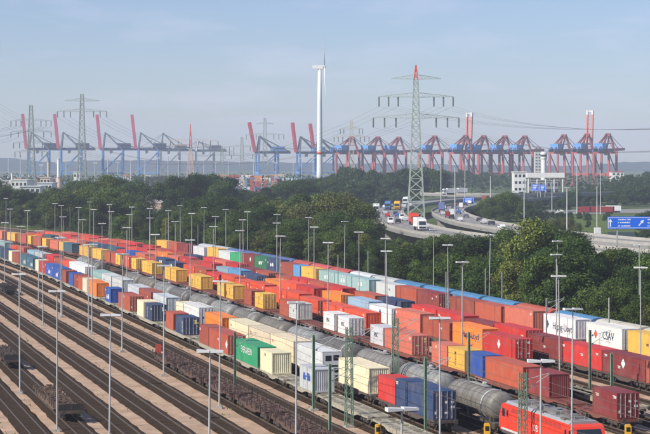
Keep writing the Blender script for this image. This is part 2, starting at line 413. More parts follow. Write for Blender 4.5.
def lashing(L):
    b = MB(); r = random.Random(9)
    for i in range(int(L*7)):
        x, y = r.uniform(-1.15, 1.15), r.uniform(.5, L-.5); a = r.uniform(.05, .2); l = r.uniform(.12, .5); z = 1.16; h = r.uniform(.04, .32)
        b.box(x-a, x+a, y-l/2, y+l/2, z, z+h, 'steel')
    for i in range(int(L*1.2)):
        x, y = r.uniform(-1.1, 1.1), r.uniform(.5, L-1); b.bar((x, y, 1.2+r.random()*.2), (x+r.uniform(-.8, .8)*.5, y+r.uniform(-.8, .8), 1.25+r.random()*.35), .06)
    return b
def flat_wagon(v, u0, L, near, col, label, group, stk=False):
    L = round(L*4)/4
    t = thing('flat_wagon', label, 'freight wagon', tr(u0, v, .19), head(u0+L/2), group)
    ob('frame', cached(('frame', L), lambda: flat_frame(L)), t, color=col)
    ob('deck_plating', cached(('deck', L), lambda: deck_plates(L)), t, color=tuple(k*.75 for k in col))
    if near: ob('brake_gear', cached(('brake', L), lambda: brake_gear(L)), t, color=(.05, .045, .04), kind='stuff')
    if stk:
        for y in ((.15,) if v < 45 else ()): ob('shaded_end', cached('shaded_end', lambda: MB().box(-1.28, 1.28, 0, .07, 1.17, 1.85, 'steel')), t, loc=(0, y, 0), color=(.035, .03, .028))  # added board, its near-black colour stands for shade on the wagon's near end
        for x, y in stakes(L): ob('stake', cached('stake', lambda: MB().box(-.05, .05, -.06, .06, .98, 1.78, 'steel')), t, loc=(x, y, 0), color=tuple(k*.8 for k in col))
        ob('lashing_gear', cached(('lash', L), lambda: lashing(L)), t, color=tuple(k*1.25 for k in col), kind='stuff')
    add_bogies(t, L, near, (.07, .058, .05))
    return t
def train(v, phrase, entries, wcol, group, gaps=(), empty_near=None, hc=.5):
    """entries near to far: (x of near corner, x of far corner or None, colour, length, marks)"""
    cons = []; cur = -1e9
    for e in entries:
        x0, x1, col, L = e[:4]; opts = list(e[4]) if len(e) > 4 else []
        u = max(u_at(x0, v-W2), cur+.25); n = 1
        if x1 is not None: n = max(1, round((u_at(x1, v-W2)-u)/(L+.35)))
        for i in range(n):
            cc = col if isinstance(col, str) else col[i % len(col)]
            Hh = 2.591 if (L < 8 or rnd.random() > hc) else 2.896
            if 'hc' in opts: Hh = 2.896
            if 'std' in opts: Hh = 2.591
            cons.append((u, L, Hh, cc, opts)); u += L+.35
        cur = u-.35
    # group onto wagons
    wg = []
    for c in cons:
        if wg and c[0]+c[1]-wg[-1][0] < 19.2 and c[0]-wg[-1][1] < 6.5: wg[-1][1] = c[0]+c[1]; wg[-1][2].append(c)
        else: wg.append([c[0], c[0]+c[1], [c]])
    out = []
    for i, g in enumerate(wg):
        a, e = g[0]-.45, g[1]+.45
        out.append([a, e, g[2]])
    for i in range(len(out)-1):                       # close the couplings or set an empty wagon in between
        gap = out[i+1][0]-out[i][1]
        if gap < 1.15:
            d = (1.15-gap)/2; out[i][1] -= 0; 
        elif gap < 13: 
            d = (gap-1.15)/2; k = min(d, 6.5); out[i][1] += k; out[i+1][0] -= k
    res = []
    if empty_near is not None:
        a = out[0][0]-1.15
        for _ in range(empty_near): res.append([a-19.5, a, []]); a -= 20.65
        res.reverse()
    for i, g in enumerate(out):
        res.append(g)
        if i < len(out)-1:
            gap = out[i+1][0]-g[1]; a = g[1]+1.15
            while gap > 13:
                L = min(19.5, gap-2.3); res.append([a, a+L, []]); a += L+1.15; gap -= L+1.15
    count = {}; tot = {}
    for g in res:
        for c in g[2]: k = (c[3], c[1] > 8); tot[k] = tot.get(k, 0)+1
    for i, (a, e, cl) in enumerate(res):
        p = tr(a, v); near = p.y < 300
        x = 325+F*p.x/p.y
        if x > 735: 
            if not cl or 325+F*tr(cl[-1][0]+cl[-1][1], v).x/tr(cl[-1][0]+cl[-1][1], v).y > 690: continue
        if cl: lab = f"{ordw(i)} flat wagon from the near end, under {cname(cl[0][3])} container, {phrase}"
        else: lab = f"empty flat wagon, {ordw(i)} from the near end, {phrase}"
        flat_wagon(v, a, e-a, near, wcol, lab, 'flat wagons of the '+group)
        for u, L, Hh, cc, opts in cl:
            k = (cc, L > 8); n = count.get(k, 0); count[k] = n+1
            sz = 'long' if L > 8 else 'short'
            lab = f"only {cname(cc)} {sz} container, {phrase}" if tot[k] == 1 else f"{ordw(n)} {cname(cc)} {sz} container from the near end, {phrase}"
            pp = tr(u, v, 1.357+.003)
            container(pp, head(u+L/2), L, Hh, cc, opts, pp.y < 480, lab, 'containers of the '+group)
    return res
L2, L4 = 6.058, 12.192
mk = ['M:small:white:.5:.6']
msc = ['T:M|S|C:.62:black:.5:.5']
train(57.0, 'front train', [
    (313.5, None, 'palegrey', L2, ['M:patch:blue:.5:.6', 'noseend']), (272, None, 'cream', L2, ['M:small:red:.4:.8', 'noseend']), (257.5, None, 'green', L4, ['T:EVERGREEN:1.15:white:.5:.6', 'std']),
    (228, None, 'brick', L4, ['M:diamond:white:.93:.5']), (208.7, None, 'brown', L2), (183.5, None, 'navy', L2, ['M:stripe:white:.85:.5']), (173.3, None, 'brick', L2), (152, None, 'navy', L2, ['M:stripe:white:.3:.5']),
    (143.5, None, 'cream', L2), (130, None, 'brick', L4), (110.5, None, 'blue', L2, ['M:patch:white:.5:.4']), (96.5, None, 'orange', L4, ['M:small:navy:.3:.5']), (88, None, 'cream', L2), (82.5, None, 'brick', L2),
    (78.5, None, 'brown', L2), (73, None, 'blue', L2), (66, None, 'brown', L2), (60.5, 47.5, 'blue', L4, ['M:patch:white:.5:.4']), (47, None, 'red', L4), (39, None, 'cream', L2), (33, 22, 'darkteal', L4, ['M:patch:white:.8:.4']),
    (20, None, 'brown', L4), (12, None, 'cream', L2), (8, -30, ('navy', 'darkteal', 'brick', 'navy'), L4)], (.36, .33, .25), 'front train', empty_near=2, hc=.2)
train(62.5, 'second train', [
    (433, None, 'navy', L4, ['M:small:white:.04:.85', 'hc', 'doors']), (395, None, 'red', L2), (369, None, 'cream', L4, ['hc']), (322.5, None, 'white', L4, ['reefer', 'hc']), (293.5, 224, 'cream', L4, ['M:small:red:.1:.7', 'hc']),
    (222, None, 'orange', L4), (199, None, 'white', L4, ['hc']), (183, None, 'cream', L2), (166, None, 'palegrey', L4), (151, None, 'brown', L4), (139, None, 'palegrey', L4), (122, None, 'palegrey', L4, ['hc']), (111, 88, ('palegrey', 'teal'), L4),
    (85, 72, 'white', L4), (74, None, 'orangered', L4), (64, 46, ('brick', 'red'), L4), (42, 28, ('palegrey', 'paleblue'), L4), (24, 10, ('brick', 'orangered'), L4), (5, -30, ('teal', 'palegrey'), L4)], (.10, .08, .07), 'second train')
train(80.5, 'first row behind tank wagons', [
    (617, None, 'maroon', L2, ['M:small:cream:.2:.75', 'doors']), (549, None, 'maroon', L2, ['noseend']), (523, None, 'brick', L4), (484, None, 'blue', L2, ['std']), (464.5, None, 'yellow', L2, ['T:M|S|C:.72:black:.45:.5']), (447, None, 'salmon', L2, ['M:small:white:.3:.8']),
    (412, None, 'salmon', L4), (383, None, 'palegrey', L2, ['T:MSC:.9:black:.45:.5']), (349, None, 'white', L2, ['T:MSC:.9:black:.45:.55']), (334, None, 'white', L2, ['T:MSC:.9:black:.45:.55']), (298, None, 'palegrey', L2, ['M:small:darkteal:.5:.5', 'noseend']), (289, None, 'brick', L2),
    (263, None, 'yellow', L2, msc), (251.5, None, 'brick', L2), (233, None, 'yellow', L2, msc), (224, None, 'yellow', L2, msc), (201, None, 'yellow', L2, msc), (195, None, 'yellow', L2, msc), (176, None, 'yellow', L2, msc), (170, None, 'yellow', L2, msc), (152, None, 'yellow', L2, msc), (147, None, 'yellow', L2, msc),
    (136, None, 'yellow', L2, msc), (129, None, 'orangered', L2), (120, None, 'yellow', L2, msc), (115.5, None, 'brick', L2), (110, None, 'brick', L2), (101, 92, 'yellow', L2, msc), (88, 77, 'yellow', L2), (72, None, 'darkteal', L4), (63, None, 'yellow', L2), (58, 49, 'salmon', L4), (46, None, 'yellow', L2),
    (41, 33, 'brick', L4), (31, None, 'yellow', L2), (26, 17, 'brick', L4), (15, 6, 'yellow', L2), (2, -20, ('salmon', 'orange'), L4)], (.20, .065, .045), 'row behind the tank wagons', hc=.0)
train(85.7, 'second row behind tank wagons', [
    (366, 321.5, 'orangered', L4, ['M:small:white:.9:.8', 'std']), (318, 222, 'orangered', L4, ['M:small:white:.1:.6']), (219, 178, ('red', 'brick', 'orangered'), L4), (176, 157, 'navy', L4, ['M:patch:white:.5:.7']), (155, 139, ('brick', 'salmon'), L4), (137, None, 'blue', L4), (130, None, 'red', L4),
    (119, 89, ('darkteal', 'navy'), L4), (86, 62, ('brick', 'salmon'), L4), (60, 44, ('navy', 'darkteal'), L4), (42, 24, ('orangered', 'brick'), L4)], (.14, .07, .05), 'second row behind the tank wagons')
train(92.0, 'third row behind tank wagons', [
    (515.5, 485, 'red', L4, ['M:diamond:white:.5:.55', 'std', 'doors']), (483, None, 'orange', L4, ['T:Hapag-Lloyd:1.35:navy:.6:.55', 'hc']), (449.5, None, 'brick', L4), (420, None, 'salmon', L4, ['M:small:white:.05:.8', 'hc']), (391.5, None, 'white', L4), (376, 343, 'paleblue', L4), (341, 316, 'orange', L4),
    (314, 286, ('red', 'orangered'), L4), (284, 260, 'orange', L4), (257, 243, 'navy', L4), (241, 214, ('lightblue', 'paleblue'), L4), (212, 180, ('red', 'brick'), L4), (178, 150, ('salmon', 'orange'), L4), (148, 120, ('red', 'orangered'), L4), (117, 40, ('brick', 'red', 'salmon', 'orangered'), L4)], (.12, .08, .06), 'third row behind the tank wagons')
train(97.0, 'fourth row behind tank wagons', [
    (748, None, 'brown', L4), (698, None, 'brick', L4), (650.5, None, 'maroon', L4, ['M:small:white:.4:.4']), (606, None, 'red', L4, ['M:small:white:.5:.55', 'M:small:white:.02:.8', 'std']), (562.5, None, 'maroon', L4, ['M:small:white:.5:.5']), (526, 468, ('red', 'maroon'), L4), (466, 403, 'red', L4, ['M:small:white:.1:.7']), (401, 378, 'navy', L4, ['M:small:white:.1:.7']), (375, 345, 'brick', L4, ['M:small:white:.1:.6']),
    (343, 272, ('red', 'brick'), L4, ['M:small:white:.1:.6']), (269, 240, ('brick', 'maroon'), L4), (238, 200, ('red', 'salmon'), L4), (197, 186, 'navy', L4), (184, 140, ('brick', 'red'), L4), (137, 60, ('red', 'orangered', 'brick', 'salmon'), L4)], (.10, .07, .06), 'fourth row behind the tank wagons')
train(110.4, 'fifth row behind tank wagons', [
    (770, None, 'yellow', L4), (712, None, 'yellow', L4), (668, None, 'yellow', L4, ['M:small:black:.5:.5']), (622, None, 'white', L4, ['T:CSAV:1.6:navy:.62:.5', 'M:diamond:orangered:.27:.5', 'hc']), (575.5, None, 'white', L4, ['T:Hapag-Lloyd:1.5:navy:.60:.45', 'M:diamond:navy:.12:.5', 'hc']), (533, None, 'salmon', L4, ['hc']), (501, 442, ('brick', 'brown', 'maroon'), L4, ['std']), (439, 398, ('maroon', 'brick'), L4, ['std']),
    (395, 371, 'palegrey', L4), (369, 317, 'teal', L4, ['M:patch:white:.5:.55', 'std']), (315.5, None, 'yellow', L4, ['M:small:black:.5:.5', 'std']), (300, None, 'lightblue', L2), (293, None, 'brown', L4), (286, 271, 'navy', L4, ['M:patch:white:.4:.55']), (270, None, 'darkgreen', L4, ['M:patch:white:.5:.5']), (260, None, 'maroon', L4), (252, None, 'green', L4, ['M:patch:white:.5:.5']), (241, 229, 'palegrey', L4),
    (225, 209, 'yellow', L4, ['M:small:black:.5:.5']), (204, 193, 'palegrey', L4), (188, None, 'maroon', L4), (183, None, 'brick', L4), (174, None, 'yellow', L4)], (.12, .09, .08), 'fifth row behind the tank wagons')

# the rake of empty flats between the gravel paths, and the empties at the left
for i in range(7):
    u = u_at(151, 46.4)-(i+1)*16.4+.6
    flat_wagon(47.7, u, 15.0, True, (.10, .062, .047), f"rusty empty flat wagon with stakes, {ordw(i)} behind the red stop board", 'rusty empty flat wagons', True)
def stop_board():
    b = MB(); b.box(-.05, .05, -.05, .05, 0, 1.1, 'steel'); b.box(-.38, .38, -.03, .03, .75, 2.15, 'clean'); b.box(-.42, .42, -.034, -.031, 1.25, 1.6, 'print'); return b
s = thing('stop_board', 'red stop board at the head of the rusty empty wagons', 'sign', tr(u_at(151, 46.4)+1.6, 47.7, .18), TH)
ob('panel', stop_board(), s, color=(.62, .10, .06))
ux = u_at(57, 26.1)
flat_wagon(27.6, ux, 23.0, True, (.12, .08, .055), 'rusty empty flat wagon standing nearest the lower left corner', 'rusty empty flat wagons', True)
ux2 = u_at(3, 26.1)
flat_wagon(27.6, ux2, 19.0, True, (.09, .065, .05), 'rusty empty flat wagon at the left edge with bare gravel before it', 'rusty empty flat wagons', True)
flat_wagon(42.3, u_at(3, 40.8), 19.0, True, (.05, .045, .04), 'dark empty flat wagon at the left edge two tracks from the front train', 'rusty empty flat wagons', True)
for i, x in enumerate((640, 596)):
    flat_wagon(85.7, u_at(x, 85.7), 19.0, True, (.40, .35, .24), f"pale empty flat wagon, {('second','first')[i]} beyond the gap between the maroon containers", 'pale empty flat wagons')

# ------------------------------------------------------------------ tank wagons (third train) and the locomotive
def tank_shell(L):
    b = MB(); r = 1.5; y0, y1 = 1.15, L-1.15
    pr = [(.05, y0-.02), (.7, y0+.04), (1.15, y0+.18), (1.4, y0+.4), (r, y0+.75)]
    n = 10
    for i in range(1, n): pr.append((r, y0+.75+(y1-y0-1.5)*i/n))
    pr += [(r, y1-.75), (1.4, y1-.4), (1.15, y1-.18), (.7, y1-.04), (.05, y1+.02)]
    b.lathe(pr, n=28, m='tankpaint', c=(0, 0, 2.62)); return b
def tank_band():
    b = MB(); b.lathe([(1.49, -.04), (1.535, -.035), (1.535, .035), (1.49, .04)], n=28, m='tankpaint', c=(0, 0, 2.62)); return b
def tank_frame(L):
    b = MB()
    for s in (-1, 1):
        b.box(s*1.0-.08, s*1.0+.08, .2, L-.2, .88, 1.12, 'steel')
        for y in (2, L-2): b.box(s*.75-.35, s*.75+.35, y-.25, y+.25, 1.12, 1.75, 'steel')
    b.box(-1.3, 1.3, .05, .19, .84, 1.14, 'steel'); b.box(-1.3, 1.3, L-.19, L-.05, .84, 1.14, 'steel')
    return b
def tank_walk(L):
    b = MB(); z = 4.17; m = L/2
    b.box(-.35, .35, m-2.4, m+2.4, z, z+.04, 'steel')
    for s in (-1, 1):
        for y in (m-2.3, m, m+2.3): b.bar((s*.36, y, z), (s*.36, y, z+.5), .03)
        b.bar((s*.36, m-2.3, z+.5), (s*.36, m+2.3, z+.5), .03)
    b.lathe([(.3, 4.0), (.32, 4.3), (.2, 4.42)], n=14, m='steel', axis='z', c=(.55, m, 0))
    return b
def endplat(L):
    b = MB()
    for y in (.5, L-.5):
        b.box(-1.3, 1.3, y-.35, y+.35, 1.14, 1.2, 'steel')
        for x in (-1.25, -.4, .4, 1.25): b.bar((x, y, 1.2), (x, y, 2.2), .05)
        b.bar((-1.25, y, 2.2), (1.25, y, 2.2), .05); b.bar((-1.25, y, 1.7), (1.25, y, 1.7), .04)
    return b
def tank_ladder(L):
    b = MB()
    for y in (L/2-.2, L/2+.2): b.bar((-1.25, y, 1.0), (-1.55, y, 2.6), .04); b.bar((-1.55, y, 2.6), (-.4, y, 4.2), .04)
    for k in range(6): b.bar((-1.25-.05*k, L/2-.2, 1.1+.27*k), (-1.25-.05*k, L/2+.2, 1.1+.27*k), .03)
    return b
TL = 15.5; u = u_at(497, 67.6-1.4)+.8; tcol = [(.17, .16, .14), (.23, .23, .22), (.20, .19, .175), (.125, .12, .11), (.23, .235, .23), (.17, .155, .13)]
i = 0; ntank = 0
while True:
    p = tr(u, 67.6); x = 325+F*p.x/p.y
    if x < 84: break
    if 105 < x < 132:
        # open hopper wagons between the two tank rakes
        t = thing('hopper_wagon', f"brown open hopper wagon between the tank wagons, {ordw(i)} from the locomotive", 'freight wagon', tr(u, 67.6, .19), head(u+7), 'hopper wagons among the tank wagons')
        def hop():
            b = MB(); pts = [(-1.4, 1.5), (-1.45, 3.2), (-1.33, 3.2), (-1.25, 1.6), (1.25, 1.6), (1.33, 3.2), (1.45, 3.2), (1.4, 1.5), (.9, .95), (-.9, .95)]
            b.prism(pts, .5, TL-.5, 'steel'); b.box(-1.3, 1.3, .5, .62, 1.6, 3.1, 'steel'); b.box(-1.3, 1.3, TL-.62, TL-.5, 1.6, 3.1, 'steel')
            for k in range(10): y = .9+k*(TL-1.8)/9; b.box(-1.53, -1.4, y-.06, y+.06, 1.5, 3.15, 'steel'); b.box(1.4, 1.53, y-.06, y+.06, 1.5, 3.15, 'steel')
            return b
        ob('body', cached('hopper', hop), t, color=(.10, .06, .045)); ob('frame', cached('tank_frame', lambda: tank_frame(TL)), t, color=(.06, .05, .045)); add_bogies(t, TL, False, (.06, .05, .045))
    else:
        near = p.y < 330; c = tcol[i % 6]
        t = thing('tank_wagon', f"grey tank wagon, {ordw(i)} in line from the red locomotive", 'tank wagon', tr(u, 67.6, .19), head(u+7), 'grey tank wagons'); ntank += 1
        tk = ob('tank', cached('tank', lambda: tank_shell(TL), True), t, color=c)
        ob('frame', cached('tank_frame', lambda: tank_frame(TL)), t, color=(.07, .06, .05)); ob('walkway', cached('walkway', lambda: tank_walk(TL)), t, color=(.33, .33, .31))
        nb = 9
        for k in range(nb):
            y = 2.1+(TL-4.2)*k/(nb-1); ob('band', cached('band', tank_band, True), tk, loc=(0, y, 0), color=(.62, .62, .6) if (i % 3 == 0 and k == 1) else tuple(q*.62 for q in c))
        if near: ob('end_platform', cached('endplat', lambda: endplat(TL)), t, color=(.12, .11, .10))
        if near: ob('ladder', cached('ladder', lambda: tank_ladder(TL)), t, color=(.3, .3, .28))
        add_bogies(t, TL, near, (.06, .05, .045))
    u += TL+1.5; i += 1

LL = 18.9
lu = u_at(499, 67.6-1.5)-LL
loco = thing('locomotive', 'red electric locomotive with grey roof at the head of the tank wagons', 'locomotive', tr(lu, 67.6, .19), TH)
RED = (.74, .055, .028); LG = (.30, .31, .32)
b = MB()
prof = [(0.35, 1.0), (0.05, 1.3), (0.0, 2.1), (.75, 3.45), (1.2, 3.62), (LL-1.2, 3.62), (LL-.75, 3.45), (LL, 2.1), (LL-.05, 1.3), (LL-.35, 1.0)]
n = len(prof); vs = [(-1.5, y, z) for y, z in prof]+[(1.5, y, z) for y, z in prof]
b.add(vs, [tuple(range(n)), tuple(range(2*n-1, n-1, -1))]+[(i, n+i, n+(i+1) % n, (i+1) % n) for i in range(n)], 'clean')
ob('body', b, loco, color=RED)
b = MB(); b.prism([(-1.5, 3.622), (-1.2, 3.86), (1.2, 3.86), (1.5, 3.622)], 1.6, LL-1.6, 'clean')
rf = ob('roof', b, loco, color=LG)
b = MB()
for y0, y1, h in ((3.0, 5.2, .22), (6.2, 9.2, .3), (10.2, 12.4, .22), (13.2, 15.6, .28)): b.box(-.8, .8, y0, y1, 3.862, 3.86+h, 'clean')
for y in (2.6, 5.7, 9.7, 12.8, 16.2): b.tube((-.5, y, 3.86), (-.5, y, 4.2), .07, n=8); b.tube((.5, y, 3.86), (.5, y, 4.2), .07, n=8)
b.bar((-.5, 2.6, 4.2), (-.5, 16.2, 4.2), .04); ob('roof_equipment', b, rf, color=(.2, .19, .18))
b = MB()
for k in range(14): b.box(-1.2, 1.2, 2.2+k*1.05, 2.24+k*1.05, 3.861, 3.885, 'clean')
for y in (4.1, 7.6, 11.3, 14.3):
    b.lathe([(.55, 4.05), (.55, 4.12), (.3, 4.16)], n=14, m='steel', axis='z', c=(.2, y, 0))
for y in (3.4, 8.5, 13.6): b.box(-1.35, -.95, y-.5, y+.5, 3.84, 4.0, 'steel')
ob('roof_fitting', b, rf, color=(.16, .15, .14), kind='stuff')
for y in (4.2, 14.6):
    b = MB(); 
    for s in (-1, 1): b.bar((s*.6, y-.8, 4.12), (s*.5, y+.9, 4.45), .05); b.bar((s*.5, y+.9, 4.45), (s*.75, y-.7, 4.62), .04)
    b.bar((-.95, y-.7, 4.62), (.95, y-.7, 4.62), .06); ob('pantograph', b, rf, color=(.25, .1, .08))
for y0, sg in ((0, 1), (LL, -1)):
    b = MB(); a = [(y0+sg*.10, 2.27), (y0+sg*.66, 3.27)]
    d = -sg*.012
    vs = [(-1.25, a[0][0]+d, a[0][1]), (1.25, a[0][0]+d, a[0][1]), (1.15, a[1][0]+d, a[1][1]), (-1.15, a[1][0]+d, a[1][1])]
    vs += [(x, y+sg*.03, z-.01) for x, y, z in vs]; b.add(vs, [(0, 1, 2, 3), (7, 6, 5, 4), (0, 4, 5, 1), (1, 5, 6, 2), (2, 6, 7, 3), (3, 7, 4, 0)], 'glass'); ob('windscreen', b, loco)
    for s in (-1, 1):
        b = MB(); y = y0+sg*1.25; b.box(min(s*1.502, s*1.512), max(s*1.502, s*1.512), y-.35, y+.35, 2.3, 3.1, 'glass'); ob('side_window', b, loco)
        b = MB(); y = y0+sg*2.3; b.box(min(s*1.502, s*1.515), max(s*1.502, s*1.515), y-.32, y+.32, 1.25, 3.2, 'clean'); dd = ob('door', b, loco, color=tuple(k*.9 for k in RED))
        b = MB(); b.box(min(s*1.516, s*1.522), max(s*1.516, s*1.522), y-.2, y+.2, 2.4, 3.05, 'glass'); ob('pane', b, dd)
        b = MB(); b.lathe([(.13, -.02), (.13, .03)], n=10, m='clean', axis='y', c=(s*1.05, y0-sg*.01, 1.65)); ob('headlight', b, loco, color=(.8, .8, .75))
    for x in (-.87, .87):
        b = MB(); b.tube((x, y0, 1.03), (x, y0-sg*.5, 1.03), .1, n=8); b.tube((x, y0-sg*.46, 1.03), (x, y0-sg*.55, 1.03), .25, n=10); ob('buffer', b, loco, color=(.05, .05, .05))
b = MB()
for k in range(12):
    for j in range(5): b.box(-1.512, -1.502, 3.3+k*1.03, 4.15+k*1.03, 2.95+j*.09, 3.0+j*.09, 'clean')
ob('vent_grille', b, loco, color=(.34, .04, .03), kind='stuff')
b = MB(); b.box(-1.506, -1.501, .6, LL-.6, 1.02, 1.22, 'clean'); ob('sill_stripe', b, loco, color=(.55, .55, .53))
tx = ob('lettering', text_mesh('DB', .9), loco, loc=(-1.512, LL*.5, 2.2), color=C['white']); tx.rotation_euler = (math.pi/2, 0, -math.pi/2)
b = MB(); b.box(-1.45, 1.45, .6, LL-.6, .7, 1.0, 'steel'); b.box(-1.2, 1.2, 7, 12, .35, .7, 'steel'); ob('underframe', b, loco, color=(.10, .09, .085))
for y in (3.6, LL-3.6):
    g = ob('bogie', cached('bogie', bogie), loco, loc=(0, y, .14), color=(.08, .07, .065))
    for yy in (-.9, .9):
        for s in (-1, 1): ob('wheel', cached('wheel', wheel, True), g, loc=(s*.75, yy, .46), rz=0 if s > 0 else math.pi, color=(.10, .08, .07))
# yellow shunting lanterns beside the front ends of the trains
for i, x in enumerate((378, 487, 628)):
    p = P(x, (431, 430, 431)[i], .5)
    t = thing('track_signal', f"low yellow dwarf signal, {('left','middle','right')[i]} of three at the lower right edge", 'signal', (p.x, p.y, .004))
    b = MB(); b.box(-.3, .3, -.25, .25, 0, 1.0, 'clean'); b.prism([(-.3, 1.0), (-.2, 1.15), (.2, 1.15), (.3, 1.0)], -.25, .25, 'clean'); hs = ob('housing', b, t, color=(.78, .42, .03))
    b = MB(); b.box(-.2, .2, -.27, -.251, .45, .9, 'black'); ob('lens_plate', b, t)

# ------------------------------------------------------------------ covered wagons with tarpaulin roofs, rearmost row
def cov_body(L):
    b = MB(); b.box(-1.4, 1.4, .3, L-.3, .95, 3.35, 'paint')
    for k in range(int(L/2)): y = .9+k*2.0; b.box(-1.45, -1.401, y, y+.1, .95, 3.3, 'paint'); b.box(1.401, 1.45, y, y+.1, .95, 3.3, 'paint')
    return b
def cov_roof(L):
    b = MB(); vs = []; A = [(-1.47, 3.16), (-1.44, 3.42), (-1.1, 3.66), (-.5, 3.78), (0, 3.82), (.5, 3.78), (1.1, 3.66), (1.44, 3.42), (1.47, 3.16)]; n = int(L/1.2); m = len(A)
    for i in range(2*n+1):
        y = .2+(L-.4)*i/(2*n)
        for x, z in A: vs.append((x, y, z-(.05 if i % 2 and abs(x) < 1.46 else 0)))
    fs = [(k*m+j, (k+1)*m+j, (k+1)*m+j+1, k*m+j+1) for k in range(2*n) for j in range(m-1)]
    fs += [tuple(range(m)), tuple(range((2*n+1)*m-1, 2*n*m-1, -1))]
    b.add(vs, fs, 'paint'); return b
gro = [(790, 'cream'), (617, 'blue'), (547, 'brown'), (506, 'blue'), (398, 'palegrey'), (345, 'brick'), (300, 'navy'), (240, 'palegrey'), (200, None)]
CL = 15.0; gi = 0; cnt = {}
RC = dict(blue=(.07, .22, .40), brown=C['brick'], cream=(.52, .49, .40), palegrey=(.50, .52, .52), brick=(.45, .07, .05), navy=(.07, .12, .28))
u = u_at(760, 115.4)
while True:
    p = tr(u+CL/2, 115.4); x = 325+F*p.x/p.y
    while gi+1 < len(gro) and x < gro[gi+1][0]: gi += 1
    if gro[gi][1] is None: break
    k = gro[gi][1]
    if x < 700:
        cnt[k] = cnt.get(k, 0)+1
        t = thing('covered_wagon', f"{cname(k)} roofed covered wagon by the trees, {ordw(cnt[k]-1)} such from the right", 'freight wagon', tr(u, 115.4, .19), head(u+CL/2), 'covered wagons along the trees')
        ob('body', cached('cov_body', lambda: cov_body(CL)), t, color=(.22, .24, .27)); j = rnd.uniform(.85, 1.12); ob('roof', cached('cov_roof', lambda: cov_roof(CL)), t, color=tuple(q*j for q in RC[k]))
        add_bogies(t, CL, False, (.06, .05, .045))
    u += CL+1.1

# ------------------------------------------------------------------ light masts
STRIPS = [21.0, 25.4, 29.9, 34.5, 39.6, 45.0, 50.1, 54.5, 59.75, 65.0, 70.8, 77.3, 83.1, 88.9, 94.5, 100.4, 107.2, 112.9, 119.0]
def snap(v): return min(STRIPS, key=lambda a: abs(a-v)) if v < 120 else v
def uv_of(X, Y):
    u = Y*CS-X*SN; v = X*CS+Y*SN
    for _ in range(4):
        ve = v; u = Y*CS-X*SN; v2 = X*CS+Y*SN+dl(u); 
        v = v2
        break
    return u, v
masts = [(57, 291), (109, 315), (20, 274), (208, 351), (400, 409), (440, 318), (540, 361), (571.5, 309), (640.5, 267.5), (639.5, 245),
  (6, 198.5), (10.5, 209), (4.6, 222.6), (27.5, 210.5), (20.6, 226.5), (55, 203.5), (61.5, 205.5), (63.5, 216.8), (78.5, 207.5), (82, 219.7), (90, 202), (93.5, 209.5), (102.3, 223.5), (92, 244.5),
  (109, 204.5), (111, 211.5), (132, 207), (129, 214.5), (127, 227.5), (149.5, 208.5), (149.7, 218), (156, 234.5), (168.5, 210.5), (175.5, 221.5), (180.5, 205.5), (191.5, 213.5), (190.5, 240), (204, 207.5),
  (215, 216.5), (213.5, 226.5), (226, 209.5), (243.5, 219.8), (240, 230.5), (247.5, 211.8), (277, 214.5), (277, 223), (279.5, 236), (308.5, 217.5), (314, 227), (328, 242.5), (344.5, 221.5), (359, 232), (385.5, 238.5), (387.5, 251),
  (433.5, 229.5), (448.5, 245), (462, 262), (489, 235), (557.5, 241), (556.5, 254.5), (560, 276), (43, 246.5), (62, 238)]
for Z in (364, 333, 302, 271, 240.5, 209, 177):
    X = 45/CS-Z*SN/CS; masts.append((325+F*X/Z, HOR+13*F/Z))
def mast_parts(h):
    b = MB(); b.tube((0, 0, 0), (0, 0, h-.1), .105, .055, n=10, m='clean'); return b
def lamp_half(s):
    b = MB(); x0, x1 = (.03, .85) if s > 0 else (-.85, -.03)
    b.prism([(x0, 0), (x1, .02), (x1, .14), (x0, .2)], -.24, .24, 'clean'); b.box(min(x0, x1)+.06, max(x0, x1)-.05, -.2, .2, -.03, -.002, 'glass'); return b
mrow = {}
for x, yt in masts:
    h = 14.0; Y = (H-h)*F/(yt-HOR); X = (x-325)/F*Y; u, v = uv_of(X, Y)
    if v < 120:
        vs_ = snap(v); k = vs_/v; Y2 = Y*k; h2 = H-(yt-HOR)*Y2/F
        # keep the picture position, move along the sight line to the nearest gap between tracks
        for _ in range(6):
            u, vv = uv_of((x-325)/F*Y2, Y2); Y2 *= 1+(vs_-vv)/max(30, vv)
        h = max(10.0, min(18, H-(yt-HOR)*Y2/F)); Y = Y2; v = vs_
    X = (x-325)/F*Y
    mrow.setdefault(round(v) if v < 120 else 130, []).append((x, X, Y, round(h*2)/2, h))
NEARW = {21: 'bottom', 25: 'front gravel', 30: 'front gravel'}
ri = 0
for key in sorted(mrow):
    lst = sorted(mrow[key]); ri += 1
    rown = f"{ordw(ri-1)} row from the front" if key < 120 else "row along the trees"
    for i, (x, X, Y, hq, h) in enumerate(lst):
        t = thing('light_mast', f"grey light mast, {ordw(i)} from left in the {rown}", 'light mast', (X, Y, .004), rnd.uniform(-.25, .25)+.1, 'yard light masts'); t.rotation_euler.x = rnd.gauss(0, .005); t.rotation_euler.y = rnd.gauss(0, .006)
        ob('pole', cached(('pole', hq), lambda: mast_parts(hq)), t, color=(.40, .41, .40)).scale = (1, 1, h/hq)
        b_ = cached('mast_foot', lambda: MB().box(-.35, .35, -.35, .35, 0, .25, 'concrete').box(-.22, .22, -.22, .22, .252, .3, 'steel')); ob('base', b_, t, color=(.3, .3, .3))
        for s in (-1, 1): ob('luminaire', cached(('luminaire', s), lambda: lamp_half(s)), t, loc=(0, 0, h-.1), color=(.66, .67, .66))

